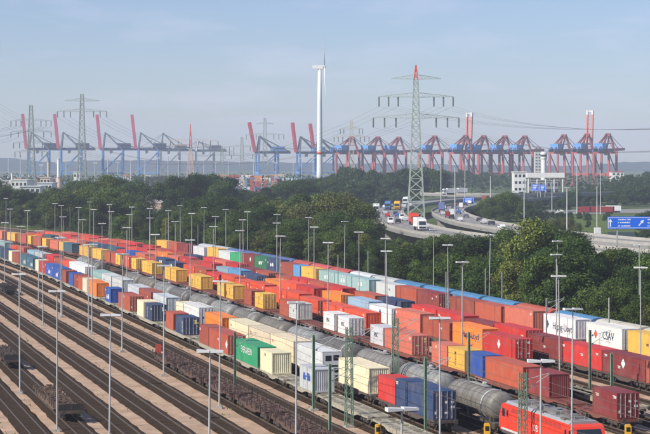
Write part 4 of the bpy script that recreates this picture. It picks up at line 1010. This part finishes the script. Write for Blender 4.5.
# ------------------------------------------------------------------ motorway signs, right hand side
SB_ = (.015, .14, .72)
def gantry_sign(x0, x1, y0, y1, D, label, zg=0.0):
    X0, X1 = (x0-325)/F*D, (x1-325)/F*D; z1, z0 = H-(y0-HOR)*D/F, H-(y1-HOR)*D/F; wd = X1-X0
    t = thing('road_sign', label, 'road sign', ((X0+X1)/2, D, zg))
    b = MB(); b.box(-wd/2, wd/2, -.06, .06, z0-zg, z1-zg, 'clean'); pn = ob('panel', b, t, color=SB_)
    e = .07; b = MB(); hh = z1-z0
    for s in (-1, 1): b.box(min(s*(wd/2-.2), s*(wd/2-.32)), max(s*(wd/2-.2), s*(wd/2-.32)), -e, -.061, z0-zg+.2, z1-zg-.2, 'print')
    b.box(-wd/2+.33, wd/2-.33, -e, -.061, z1-zg-.3, z1-zg-.2, 'print'); b.box(-wd/2+.33, wd/2-.33, -e, -.061, z0-zg+.2, z0-zg+.3, 'print'); ob('border', b, pn, color=(.8, .8, .8))
    return t, pn, wd, z0-zg, z1-zg
D_ = 420
t, pn, wd, z0, z1 = gantry_sign(607, 668, 216.5, 229, D_, 'large blue motorway direction sign with white writing and arrows at the right')
hh = z1-z0; r = random.Random(4)
def arrow(cx, cz, s, ang):
    b = MB(); c_, s_ = math.cos(ang), math.sin(ang); pts = [(-.09, -.6), (.09, -.6), (.09, .1), (.3, .1), (0, .6), (-.3, .1), (-.09, .1)]
    q = [(cx+s*(x*c_-z*s_), cz+s*(x*s_+z*c_)) for x, z in pts]; b.prism(q, -.075, -.061, 'print'); return b
for cx, an, sc in ((-wd/2+.75, 0, 1.5), (wd*.06, -.7, 1.4), (wd/2-1.0, 0, 1.3)): ob('arrow', arrow(cx, (z0+z1)/2, sc, an), pn, color=(.8, .8, .8))
for (cx, w_, rows) in ((-wd*.22, 2.7, (.76, .52, .25)), (wd*.25, 2.2, (.76, .5, .25))):
    for k, fz in enumerate(rows):       # blurred place names: only their word blocks can be made out
        b = MB(); x = cx-w_/2; 
        while x < cx+w_/2:
            l = r.uniform(.12, .2); z = z0+hh*fz; b.box(x, x+l, -.075, -.061, z-.16, z+.16*r.uniform(.5, 1.1), 'print'); x += l+r.uniform(.05, .1)
            if r.random() < .12: x += .2
        ob('lettering', b, pn, color=(.8, .8, .8))
for s in (-.33, .33):
    b = MB(); b.bar((wd*s, .25, -.0), (wd*s, .25, z1), .28, m='steel'); ob('post', b, t, color=(.35, .36, .36))
for (x0, x1, y0, y1, D, lab) in ((463, 474, 197.5, 203.5, 980, 'light blue direction sign over the motorway'), (532, 538.5, 184, 191, 1150, 'left small blue road sign below the white canopy'), (539.5, 546, 184.5, 191, 1150, 'right small blue road sign below the white canopy')):
    t, pn, wd, z0, z1 = gantry_sign(x0, x1, y0, y1, D, lab)
    b = MB(); 
    for k in range(3): b.box(-wd*.3, wd*(.1+.1*k), -.075, -.061, z0+(z1-z0)*(.25+.22*k), z0+(z1-z0)*(.36+.22*k), 'print')
    ob('lettering', b, pn, color=(.8, .8, .8)); b = MB(); b.bar((-wd*.35, .3, 0), (-wd*.35, .3, z1), .3); b.bar((wd*.35, .3, 0), (wd*.35, .3, z1), .3); ob('post', b, t, color=(.4, .4, .4))
# tall road lamps and poles on the motorway side
def pole(x, yt, D, col, label, r0=.16, arm=True, z=0.0):
    p = PD(x, D); h = H-(yt-HOR)*D/F-z
    t = thing('lamp_post', label, 'lamp post', (p.x, p.y, z), 0, 'tall lamp posts along the motorway'); b = MB(); b.tube((0, 0, 0), (0, 0, h), r0, r0*.6, n=8, m='clean'); ob('pole', b, t, color=col)
    if arm: b = MB(); b.box(-.9, .9, -.25, .25, h, h+.2, 'clean'); ob('luminaire', b, t, color=(.6, .6, .6))
for i, (x, yt, D) in enumerate(((441, 166, 900), (455, 168, 760), (465, 166, 1000), (490.5, 176, 950), (524.2, 180, 520), (552, 180, 1000), (577, 163, 1000), (600.5, 170, 1000), (567, 188, 700), (597, 186, 800))): pole(x, yt, D, (.55, .56, .54), f"tall pale lamp post, {ordw(i)} from the left right of the big pylon" if i else 'tall pale lamp post nearest right of the big pylon', .26 if D > 600 else .2, i % 2 == 0)
# side road with lorries, grass, hall
poly_sheet('side_road', [(p.x, p.y) for p in (P(540, 214.5), P(665, 212.5), P(665, 208.5), P(540, 210.5))], .012, 'asphalt')
poly_sheet('grass_field', [(p.x, p.y) for p in (P(570, 236), P(640, 236), P(640, 215.5), P(570, 215.5))], .008, 'weeds')
poly_sheet('paved_lot', [(p.x, p.y) for p in (P(572, 268), P(675, 268), P(665, 243), P(588, 241))], .010, 'asphalt')
p = P(581, 214); truck(p.x, p.y, .016, -math.pi/2*1.0+math.pi+math.pi, (.35, .05, .04), (.32, .04, .04), 'dark red lorry on the side road above the blue sign', 17)
p = P(606, 213); truck(p.x, p.y+4, .016, -math.pi/2+math.pi*2, (.6, .6, .58), (.78, .78, .75), 'white lorry on the side road behind the dark red lorry', 8)
def hall(name, label, cat, X, Y, wd, dp, h, rise, wall, roof, rz=0, win=0, group=None):
    t = thing(name, label, cat, (X, Y, 0), rz, group)
    b = MB(); b.prism([(-wd/2, 0), (-wd/2, h), (0, h+rise), (wd/2, h), (wd/2, 0)], -dp/2, dp/2, 'clean'); wl = ob('wall', b, t, color=wall)
    b = MB(); o_ = .35
    for s in (-1, 1):
        q = [(0, h+rise+.02), (s*(wd/2+o_), h-o_*rise/(wd/2)+.02), (s*(wd/2+o_), h-o_*rise/(wd/2)+.25), (0, h+rise+.25)]; b.prism(q, -dp/2-o_, dp/2+o_, 'clean')
    ob('roof', b, t, color=roof)
    for k in range(win):
        x = -wd/2+wd*(k+.5)/win; b = MB(); b.box(x-wd/win*.32, x+wd/win*.32, -dp/2-.04, -dp/2-.005, h*.35, h*.75, 'glass'); ob('window', b, wl)
    return t
p = P(605, 256); hall('shed', 'white roofed shed by the paved lot below the blue sign', 'shed', p.x+11, p.y+10, 11, 8, 2.6, .7, (.6, .6, .58), (.74, .74, .72), .25, 4)
p = P(643, 251); hall('shed', 'low pale shed at the right edge behind the trees', 'shed', p.x+6, p.y+8, 12, 9, 2.6, .5, (.5, .5, .48), (.6, .6, .57), .1, 3)
poly_sheet('pale_yard', [(p.x, p.y) for p in (P(128, 209), P(178, 209), P(178, 189), P(128, 189))], .010, 'gravel')
lot = [(590, 248, 'car', 'white'), (594, 251, 'car', 'silver'), (598, 246, 'car', 'black'), (612, 247, 'van', 'white'), (622, 246.5, 'car', 'red'), (628, 250, 'van', 'white'), (634, 247, 'car', 'blue'), (640, 251, 'car', 'silver'), (646, 247, 'car', 'white')]
for k, (x, y, kd, cn) in enumerate(lot):
    p = P(x, y); car(p.x, p.y, .014, rnd.uniform(-.3, .3)+1.2, dict(white=(.72, .72, .72), silver=(.5, .5, .52), black=(.03, .03, .03), red=(.4, .03, .03), blue=(.05, .1, .3))[cn], f"{cn} {kd} on the paved lot below the blue sign, {ordw(k)} parked vehicle from the left", kd == 'van')
# white silo tower
p = P(597.5, 247); t = thing('silo_tower', 'slim white tower of stacked units standing left of the blue sign', 'tower', (p.x, p.y, 0)); 
for k in range(3):
    b = MB(); b.box(-1.0, 1.0, -1.0, 1.0, .01+k*2.1, 2.05+k*2.1, 'paint'); b.box(-.6, .6, -1.03, -1.003, .3+k*2.1, 1.7+k*2.1, 'print'); ob('unit', b, t, color=(.68, .68, .66))
# long dark bridge truck below the sign
p = P(606, 244); truck(p.x, p.y, .016, -math.pi/2, (.08, .12, .12), (.05, .08, .08), 'dark box lorry parked below the blue sign', 9)
p = P(559, 214.2); car(p.x, p.y, .016, -1.57, W_, 'white van on the side road at the left of the dark red lorry', True)

# ------------------------------------------------------------------ pylons and the wind turbine
def lattice(b, z0, z1, w0, w1, n, r=.22, m='steel'):
    for sx in (-1, 1):
        for sy in (-1, 1): b.bar((sx*w0, sy*w0, z0), (sx*w1, sy*w1, z1), r*1.35, m=m)
    # panels that shorten upward
    zs = [z0+(z1-z0)*(1-(1-k/n)**1.25) for k in range(n+1)]
    for a, c in zip(zs[:-1], zs[1:]):
        wa = w0+(w1-w0)*(a-z0)/(z1-z0); wc = w0+(w1-w0)*(c-z0)/(z1-z0)
        for q in (-1, 1):
            b.bar((-wa, q*wa, a), (wc, q*wc, c), r*.7, m=m); b.bar((wa, q*wa, a), (-wc, q*wc, c), r*.7, m=m)
            b.bar((q*wa, -wa, a), (q*wc, wc, c), r*.7, m=m); b.bar((q*wa, wa, a), (q*wc, -wc, c), r*.7, m=m)
            b.bar((-wc, q*wc, c), (wc, q*wc, c), r*.6, m=m)
def cross_arm(half, wb, th):
    b = MB()
    for s in (-1, 1):
        for y in (-wb, wb): b.bar((s*wb, y, 0), (s*half, 0, .1), .15); b.bar((s*wb, y, th), (s*half, 0, .25), .15)
        n = 7
        for k in range(1, n):
            t = k/n; x = wb+(half-wb)*t; y = wb*(1-t); zt = th+(.25-th)*t
            b.bar((s*x, -y, .1*t), (s*x, y, .1*t), .12); b.bar((s*x, -y, .1*t), (s*x, -y, zt), .12)
            t2 = (k-1)/n; x2 = wb+(half-wb)*t2; b.bar((s*x2, -wb*(1-t2), th+(.25-th)*t2), (s*x, -y, .1*t), .12)
    return b
def ins_string(l):
    b = MB(); b.lathe([(.14, 0), (.33, -.1), (.33, -l+.1), (.14, -l)], n=6, m='clean', axis='z'); return b
def pylon(x, D, ytop, base_w, arms, label, col, red=0, rz=0.0, red_all=False):
    p = PD(x, D); hh = H+(HOR-ytop)*D/F
    t = thing('power_pylon', label, 'pylon', (p.x, p.y, 0), rz, 'power pylons')
    b = MB(); zk = hh*.40; w1 = base_w*.60
    lattice(b, 0, zk, base_w/2, w1/2, 6, .34); lattice(b, zk, hh*(1-red), w1/2, w1*.20, 11, .27); ob('tower', b, t, color=col)
    if red: b = MB(); lattice(b, hh*(1-red)+.01, hh, w1*.20, .1, 3, .30); ob('mast_tip', b, t, color=(.62, .10, .07))
    pts = []
    for ya, half, n_ in arms:
        z = H+(HOR-ya)*D/F; wq = w1/2*(1-(z-zk)/(hh-zk)*.5) if z > zk else w1/2
        a = ob('cross_arm', cross_arm(half, wq, 1.8), t, loc=(0, 0, z), color=col)
        for s in (-1, 1):
            for k in range(n_):
                xx = s*(half-.2-(half-wq-2.2)*k/max(1, n_)) if n_ else 0
                ob('insulator', cached('ins_string', lambda: ins_string(4.0)), a, loc=(xx, 0, .05), color=(.16, .19, .18)); pts.append(Matrix.Rotation(rz, 3, 'Z') @ Vector((xx, 0, z-4.0))+Vector((p.x, p.y, 0)))
    return pts
PG = (.34, .40, .34); PF = (.26, .30, .28)
A1 = pylon(416, 800, 65, 7.4, ((97, 15.8, 3), (118, 18.2, 3), (79, 10.5, 0)), 'tallest power pylon with red tip standing in the motorway median', PG, .09)
A2 = pylon(351.5, 1500, 121, 7.5, ((129, 9, 2), (137, 14, 3)), 'mid-sized power pylon right of the wind turbine', (.46, .42, .32), 0)
A3 = pylon(82, 1300, 94, 8.0, ((111.5, 17, 3), (101, 12, 0)), 'slender green power pylon second from left', PF)
A4 = pylon(31, 1400, 105, 8.5, ((121, 15, 3), (132, 15, 2), (143, 13, 2), (152, 12, 2)), 'wide power pylon farthest left', PF)
A5 = pylon(190.5, 1500, 124, 8.0, ((141, 22, 3), (146, 17, 2)), 'red and white power pylon between the left cranes', (.55, .40, .34), .34)
A6 = pylon(265, 1700, 118, 7.0, ((124, 8, 0), (135, 17, 3)), 'thin grey power pylon left of the leaning red booms', PF)
A7 = pylon(242, 1750, 137, 7.0, ((147, 16, 3), (155, 16, 2)), 'low grey power pylon right of the red and white one', PF)
A8 = pylon(222, 1900, 146, 7.0, ((152, 12, 2),), 'small distant power pylon between two others left of the turbine', PF)
def span(p, q, sag, n=14): return [p.lerp(q, k/n)-Vector((0, 0, sag*4*(k/n)*(1-k/n))) for k in range(n+1)]
def spans(A, target, sag, r, label, tot=6):
    for i, p in enumerate(A[:tot]):
        q = target[i] if isinstance(target, list) else target+(p-A[0])
        wire('power_line', span(p, q, sag), r, label, label, (.10, .10, .11))
off = PD(760, 560, 0); tgt = [Vector((off.x+(k % 3)*4-(0 if k < 6 else 3), off.y+k*2, 40 if k < 6 else 33)) for k in range(12)]
spans(A1, tgt, 6, .028, 'dark power line running from the tallest pylon to the right edge', 12)
spans(A1, [PD(-60, 900, 62-(k//6)*10+0)+Vector((k*3, k*3, 0)) for k in range(12)], 30, .035, 'faint power line sagging leftward from the tallest pylon', 6)
spans(A3, [q+Vector((0, 0, 0)) for q in A5], 8, .06, 'power line between the slender green and the red and white pylon', 6)
spans(A5, A7, 6, .06, 'power line from the red and white pylon to the low grey one', 6)
spans(A4, [PD(-60, 1350, H+(HOR-124-3*k)*.7) for k in range(12)], 4, .06, 'power line leaving the farthest left pylon', 8)
spans(A6, A2, 10, .06, 'power line between the thin grey pylon and the turbine', 6)

D_ = 1700; p = PD(319.7, D_); hub = H+(HOR-67)*D_/F
t = thing('wind_turbine', 'white wind turbine with its rotor seen edge on and red band on the tower', 'wind turbine', (p.x, p.y, 0))
WT = (.80, .80, .78)
b = MB(); b.lathe([(3.0, 0), (2.75, 20), (2.45, 45), (2.0, 80), (1.5, hub-1.5)], n=24, m='clean', axis='z'); ob('tower', b.mesh('tower', True), t, color=WT)
zb = H+(HOR-153)*D_/F; b = MB(); b.lathe([(2.72, zb-1.2), (2.70, zb+1.2)], n=24, m='clean', axis='z'); ob('warning_band', b.mesh('warning_band', True), t, color=(.60, .08, .05))
b = MB(); b.prism([(-6.5, -1.6), (-6.6, 1.3), (-5.0, 1.9), (2.2, 1.9), (3.0, 1.3), (3.0, -1.4), (1.5, -1.8)], -1.7, 1.7, 'clean'); na = ob('nacelle', b, t, loc=(0, 0, hub), color=WT)
b = MB(); b.lathe([(1.5, 3.0), (1.45, 4.2), (1.0, 5.2), (.2, 5.6)], n=14, m='clean', axis='x'); ob('hub', b.mesh('hub', True), t, loc=(0, 0, hub), color=WT)
for k in range(3):
    ang = R(22+120*k); b = MB(); vs = []; N = 14; Lb = 33.0
    for i in range(N+1):
        s_ = i/N; ch = (1.0+1.4*math.sin(math.pi*min(1, s_*2.2+.15))*(1-s_)) * (1-.55*s_); tw = .5*(1-s_)+.06; thk = .55*(1-s_)+.06
        for a, c_ in ((-.3*ch, 0), (0, thk/2), (.7*ch, 0), (0, -thk/2)):
            xx = c_*math.cos(tw)+a*math.sin(tw); yy = a*math.cos(tw)-c_*math.sin(tw); rr = .9+s_*Lb; bend = -1.1*s_*s_
            y3 = yy*math.cos(ang)-rr*math.sin(ang); z3 = yy*math.sin(ang)+rr*math.cos(ang); vs.append((4.2+xx-bend, y3, z3))
    b.add(vs, [(4*i+j, 4*i+(j+1) % 4, 4*i+4+(j+1) % 4, 4*i+4+j) for i in range(N) for j in range(4)]+[(3, 2, 1, 0), (4*N, 4*N+1, 4*N+2, 4*N+3)], 'clean'); ob('blade', b.mesh('blade', True), t, loc=(0, 0, hub), color=WT)

# ------------------------------------------------------------------ ship-to-shore cranes in the port
def sts(x, D, rz, boom_ang, cols, label, apex=64.0, girder=42.0, boom=46.0, bt=3.0, group='container cranes in the port', mirror=1):
    leg, gir, bm, af, hs = cols; p = PD(x, D)
    t = thing('port_crane', label, 'port crane', (p.x, p.y, 0), rz, group); mres = []
    def pt(name, b, col, par=None):
        if mirror < 0: b.v = [(-a, c, d) for a, c, d in b.v]; b.f = [f[::-1] for f in b.f]
        return ob(name, b, par or t, color=col)
    for y in (-9, 9):
        for xx in (0, 26):
            b = MB(); b.bar((xx, y, 2), (xx, y, girder+2), 2.3, 2.1, 'clean'); b.box(xx-4.5, xx+4.5, y-.8, y+.8, .3, 2.4, 'clean'); pt('leg', b, leg)
        b = MB(); b.bar((0, y, 14), (26, y, 14), 1.5, 1.7, 'clean'); b.bar((0, y, 15), (26, y, girder), .9, .9, 'clean'); pt('side_brace', b, leg)
    for xx in (0, 26):
        for z_ in (girder+.5, 14): b = MB(); b.bar((xx, -9, z_), (xx, 9, z_), 2.0, 2.4, 'clean'); pt('cross_beam', b, leg)
    for y in (-3.2, 3.2): b = MB(); b.bar((-3, y, girder+3), (44, y, girder+3), 1.5, 3.2, 'clean'); pt('girder', b, gir)
    c_, s_ = math.cos(boom_ang), math.sin(boom_ang); hx, hz = -3.5, girder+3.4
    b = MB()
    for y in (-3.2, 3.2): b.bar((hx, y, hz), (hx-boom*c_, y, hz+boom*s_), 2.0, bt, 'clean')
    for k in range(9):
        f = (k+.5)/9; g2 = (k+1.4)/9 if k < 8 else 1; q = Vector((hx-boom*c_*f, -3.2, hz+boom*s_*f)); q2 = Vector((hx-boom*c_*g2, 3.2, hz+boom*s_*g2)); b.bar(q, (q.x, 3.2, q.z), .7, .9, 'clean'); b.bar(q, q2, .5, .5, 'clean')
    pt('boom', b, bm)
    if abs(boom-41.3) < .01:
        b = MB()
        for y in (-3.2, 3.2): b.bar((hx-boom*c_*1.001, y, hz+boom*s_*1.001), (hx-boom*c_*1.12, y, hz+boom*s_*1.12), 2.0, bt, 'clean')
        b.bar((hx-boom*c_*1.1, -4.2, hz+boom*s_*1.1), (hx-boom*c_*1.1, 4.2, hz+boom*s_*1.1), 1.6, 1.6, 'clean'); pt('boom_tip', b, (.7, .66, .62))
    b = MB()
    for y in (-1, 1): b.bar((0, y*7, girder+2), (3, y*2.2, apex), 1.9, 1.9, 'clean'); b.bar((26, y*6, girder+2), (4, y*2.2, apex), 1.4, 1.4, 'clean'); b.bar((43, y*3, girder+4), (4, y*2.2, apex-.5), .8, .8, 'clean')
    b.bar((3, -3, apex), (3, 3, apex), 1.8, 2.2, 'clean'); b.bar((1.5, -4.6, apex*.5+girder*.5), (1.5, 4.6, apex*.5+girder*.5), .9, .9, 'clean'); pt('a_frame', b, af)
    if boom_ang < .6:
        b = MB()
        for f in (.45, .92):
            for y in (-2, 2): b.bar((3, y, apex), (hx-boom*c_*f, y*1.5, hz+boom*s_*f+1), .4, .4, 'clean')
        pt('stay', b, af)
    b = MB(); b.box(19, 36, -5, 5, girder+4.7, girder+10.8, 'clean'); h1 = pt('machinery_house', b, hs); b = MB(); b.box(23, 35, -5.05, -5.01, girder+7.4, girder+8.8, 'glass'); pt('window', b, None or (.1, .1, .1), h1)
    b = MB()
    for k in range(6):
        z = 4+k*6; b.bar((24.2, -9.8 if k % 2 else -13, z), (24.2, -13 if k % 2 else -9.8, z+6), .5, .4, 'clean'); b.box(23.4, 25.0, -13.4, -9.6, z+5.9, z+6.1, 'clean')
    pt('stair_tower', b, gir)
    b = MB()
    for k in range(5): b.bar((4+k*8, -3.2, girder+1.4), (8+k*8, -3.2, girder+4.6), .5, .5, 'clean'); b.bar((8+k*8, -3.2, girder+4.6), (12+k*8, -3.2, girder+1.4), .5, .5, 'clean'); b.bar((4+k*8, -4.6, girder+5.4), (12+k*8, -4.6, girder+5.4), .25, .25, 'clean'); b.bar((4+k*8, -4.6, girder+4), (4+k*8, -4.6, girder+5.4), .25, .25, 'clean')
    pt('gangway', b, gir)
    b = MB(); b.box(9, 12.5, -2, 2, girder-2.6, girder+1.2, 'clean'); pt('operator_cab', b, (.6, .62, .6)); b = MB(); b.box(6, 14, -3.0, 3.0, girder+1.25, girder+1.65, 'clean'); pt('trolley', b, (.2, .22, .25))
LB = (.14, .30, .62); PK = (.55, .10, .16); DK = (.06, .08, .16); GY = (.13, .16, .20)
for i, (x, D, rz, al) in enumerate(((25, 2450, .10, 84), (57, 2450, .06, 84), (99, 2480, .05, 84.5), (134.5, 2480, .05, 83.5))):
    sts(x+4, D, rz, R(al), (LB, DK, PK, GY, DK), f"blue legged port crane with raised pink boom, {ordw(i)} from the left", 66, 42, 45, bt=3.6)
for i, (x, D) in enumerate(((161, 2650), (196, 2750))): sts(x, D, .12, R(2), ((.22, .27, .32), GY, GY, GY, GY), f"grey port crane with lowered boom, {('left','right')[i]} of the two", 68 if i == 0 else 58, 42, 30)
for i, (x, D, al) in enumerate(((257.5, 2500, 79), (298.5, 2550, 83), (316.5, 2600, 82))):
    sts(x, D, .25, R(al), (LB, DK, (.60, .07, .10), GY, LB), f"port crane with leaning bright red boom, {ordw(i)} from the left by the turbine", 62, 38, 40, bt=3.4)
RC_ = (.42, .085, .085); HB = (.12, .33, .70)
for i, (x, D, al) in enumerate(((350, 2400, 2), (376, 2430, 2), (397, 2460, 2), (433, 2350, 2), (464, 2300, 86), (482, 2330, 2), (503, 2340, 2), (523, 2350, 2), (562, 2250, 2), (585, 2200, 86), (606, 2180, 2))):
    sts(x+3, D, R(-122 if x < 540 else -118), R(al), (RC_, (.06, .09, .2), RC_ if al < 10 else (.60, .22, .18), (.27, .07, .07), HB), f"red legged port crane with blue machinery house, {'boom raised high' if al > 10 else 'boom down'}, {ordw(i)} from the turbine", 60, 38.5, 40 if al < 10 else 41.3)

# ------------------------------------------------------------------ port buildings, boxes and yard towers
def bld(x0, x1, yt, D, dp, col, label, roof=None, win=3):
    X0, X1 = (x0-325)/F*D, (x1-325)/F*D; h = H-(yt-HOR)*D/F; wd = X1-X0
    t = thing('port_building', label, 'building', ((X0+X1)/2, D, 0)); b = MB(); b.box(-wd/2, wd/2, 0, dp, 0, h, 'clean'); wl = ob('wall', b, t, color=col)
    b = MB(); b.box(-wd/2-.4, wd/2+.4, -.4, dp+.4, h+.01, h+.6, 'clean'); ob('roof', b, t, color=roof or tuple(k*.9 for k in col))
    rows = max(1, int(h/4))
    for rr in range(rows):
        for k in range(win):
            x = -wd/2+wd*(k+.5)/win; b = MB(); b.box(x-wd/win*.3, x+wd/win*.3, -.06, -.005, h*(rr+.3)/rows, h*(rr+.7)/rows, 'glass'); ob('window', b, wl)
bld(11, 27, 180.5, 1300, 30, (.70, .70, .66), 'white flat hall at the far left between the wood and cranes', win=4)
bld(37, 52, 183.5, 1250, 25, (.62, .66, .66), 'pale low hall right of the farthest left pylon', win=4)
bld(40, 50, 178, 1500, 20, (.60, .50, .42), 'beige hall behind the pale low hall', win=3)
bld(73.5, 80, 172.5, 1500, 12, (.72, .74, .66), 'white block beside the slender green pylon', win=2)
bld(20, 40, 187, 1150, 20, (.55, .56, .55), 'grey low shed at the far left behind the trees', win=4)
bld(134, 141, 191, 1230, 10, (.55, .20, .15), 'reddish low house in the pale clearing', win=3)
bld(142, 153, 195.5, 1260, 14, (.50, .50, .47), 'grey flat shed in the pale clearing', win=3)
bld(157, 170, 194, 1290, 14, (.68, .70, .70), 'white shed in the pale clearing', win=3)
bld(514, 526, 172.5, 1200, 14, (.72, .72, .68), 'white canopy block left of the white control tower', win=3)
p0, p1 = PD(526, 1230), PD(563, 1230); t = thing('canopy', 'long white flat canopy on columns behind the small blue signs', 'canopy', ((p0.x+p1.x)/2, 1230, 0)); hw_ = (p1.x-p0.x)/2
b = MB(); b.box(-hw_, hw_, -8, 8, 17.6, 20.6, 'clean'); ob('roof', b, t, color=(.74, .74, .70))
for k in range(5): b = MB(); x = -hw_+1+k*(2*hw_-2)/4; b.tube((x, -7, 0), (x, -7, 17.6), .5, n=8, m='clean'); ob('column', b, t, color=(.6, .6, .58))
bld(528, 558, 181, 1245, 8, (.30, .32, .33), 'dark glazed block under the long white canopy', win=8)
bld(612, 624, 172, 2000, 20, (.75, .70, .68), 'pale hall with red front right of the last crane', roof=(.5, .1, .08), win=3)
bld(535, 541, 147, 2500, 18, (.55, .55, .52), 'grey silo block behind the white control tower', win=2)
p = PD(543.8, 1500); t = thing('control_tower', 'white round control tower above the long canopy hall', 'tower', (p.x, p.y, 0)); h = H+(HOR-152)*1500/F
b = MB(); b.lathe([(2.1, 0), (2.1, h-6)], n=16, m='clean', axis='z'); ob('shaft', b, t, color=W_); b = MB(); b.lathe([(2.1, h-5.99), (2.6, h-5.0), (2.6, h-1), (2.2, h)], n=16, m='clean', axis='z'); ob('head', b, t, color=W_); b = MB(); b.lathe([(2.65, h-3.6), (2.65, h-2.0)], n=16, m='glass', axis='z'); ob('window_band', b, t)
def chim(x, yt, D, r, col, label):
    p = PD(x, D); h = H-(yt-HOR)*D/F; t = thing('chimney', label, 'chimney', (p.x, p.y, 0)); b = MB(); b.lathe([(r*1.15, 0), (r, h)], n=14, m='clean', axis='z'); ob('stack', b, t, color=col); b = MB(); b.lathe([(r*1.1, h+.005), (r*1.1, h+.8)], n=14, m='clean', axis='z'); ob('rim', b, t, color=tuple(k*.7 for k in col))
chim(48.5, 162, 1600, 1.3, (.50, .42, .33), 'slim beige chimney among the left cranes'); chim(58.5, 160, 1500, 1.1, (.75, .75, .72), 'slim white chimney among the left cranes'); chim(59, 178, 1400, 2.0, (.70, .50, .38), 'stubby beige silo below the white chimney'); chim(12, 174, 1500, .9, W_, 'short white chimney at the far left')
# stacks of boxes on the terminal
cs = [('pale blue', (.25, .36, .52)), ('white', (.65, .65, .64)), ('red', (.45, .08, .07)), ('orange', (.6, .25, .1)), ('grey', (.35, .38, .40)), ('blue', (.08, .16, .38)), ('beige', (.55, .48, .38))]
cnt2 = {}
def stack(x, D, n_, lv):
    p = PD(x, D); nm, c = cs[rnd.randrange(7)]; k = cnt2.get(nm, 0); cnt2[nm] = k+1
    t = thing('container_stack', f"far stack of mostly {nm} containers on the terminal, {ordw(min(k, 34))} such from the left", 'containers', (p.x, p.y, 0), rnd.uniform(-.1, .1), 'far container stacks')
    for i in range(n_):
        for l in range(rnd.randint(2, lv)):
            nm2, c2 = (nm, c) if rnd.random() < .6 else cs[rnd.randrange(7)]; ob('box', cached('farbox', lambda: MB().box(-5.9, 5.9, -1.2, 1.2, 0, 2.55, 'clean')), t, loc=(0, i*2.6, l*2.58), color=c2)
for x in list(range(196, 335, 5))+list(range(198, 335, 6)): stack(x+rnd.uniform(-2, 2), rnd.uniform(1720, 2050), 2, 6)
for x in list(range(2, 60, 8))+list(range(100, 196, 9)): stack(x+rnd.uniform(-2, 2), rnd.uniform(2100, 2350), 2, 5)
# lamp towers and straddle carriers on the terminal
for i in range(26):
    x = 6+i*12.4+rnd.uniform(-3, 3); D = rnd.uniform(1800, 2300); p = PD(x, D); h = rnd.uniform(24, 36)
    t = thing('floodlight_tower', f"thin grey floodlight tower on the terminal, {ordw(i)} from the left", 'lamp tower', (p.x, p.y, 0), 0, 'terminal floodlight towers'); b = MB(); b.tube((0, 0, 0), (0, 0, h), .55, .35, n=6, m='clean'); ob('pole', b, t, color=(.50, .54, .56)); b = MB(); b.box(-2.2, 2.2, -.4, .4, h, h+.9, 'clean'); ob('luminaire', b, t, color=(.6, .6, .6))
for i in range(14):
    x = 206+i*9+rnd.uniform(-3, 3); D = rnd.uniform(1650, 1760); p = PD(x, D)
    t = thing('straddle_carrier', f"pale blue straddle carrier between the terminal stacks, {ordw(i)} from the left", 'straddle carrier', (p.x, p.y, 0), rnd.uniform(-.3, .3), 'straddle carriers'); c_ = ((.30, .45, .62), (.6, .63, .66), (.18, .32, .55))[i % 3]
    b = MB()
    for sx in (-4, 4):
        for sy in (-2.2, 2.2): b.bar((sx, sy, .6), (sx, sy, 13), .7, .7, 'clean')
    ob('leg_frame', b, t, color=c_); b = MB(); b.box(-4.6, 4.6, -2.6, 2.6, 12.6, 13.6, 'clean'); ob('top_frame', b, t, color=c_); b = MB(); b.box(3, 4.8, -2.9, -1.3, 10.5, 12.5, 'clean'); ob('cab', b, t, color=(.6, .6, .6))
# distant hills
b = MB(); vs = []; N = 120
for i in range(N+1):
    x = -80+820*i/N; D = 6200; X = (x-325)/F*D
    yh = interp([(-80, 157), (10, 157.5), (40, 162), (120, 160), (200, 161), (240, 161.5), (330, 163), (560, 166), (610, 164), (625, 161.5), (740, 162)], x)+math.sin(x*.35)*.35+math.sin(x*.11+1)*.4
    vs += [(X, D-200, 0), (X, D, max(2, H+(HOR-yh)*D/F)), (X*1.05, D+700, 0)]
b.add(vs, [(3*i+j, 3*i+3+j, 3*i+4+j, 3*i+1+j) for i in range(N) for j in (0, 1)], 'hill'); ob('hills', b, kind='structure')

# ------------------------------------------------------------------ haze
hm = bpy.data.materials.new('haze'); hm.use_nodes = True; hn = hm.node_tree; hn.nodes.remove(hn.nodes['Principled BSDF'])
pv = hn.nodes.new('ShaderNodeVolumePrincipled'); pv.inputs['Color'].default_value = (.72, .81, 1.0, 1); pv.inputs['Density'].default_value = 1.3e-4
pv.inputs['Density Attribute'].default_value = ''; pv.inputs['Anisotropy'].default_value = 0.0
hn.links.new(pv.outputs[0], hn.nodes['Material Output'].inputs['Volume'])
try: hm.cycles.homogeneous_volume = True
except Exception: pass
MATS['haze'] = hm
b = MB(); b.box(-4000, 4000, -500, 7500, -1.0, 160.0, 'haze'); hz = ob('haze', b, kind='stuff')
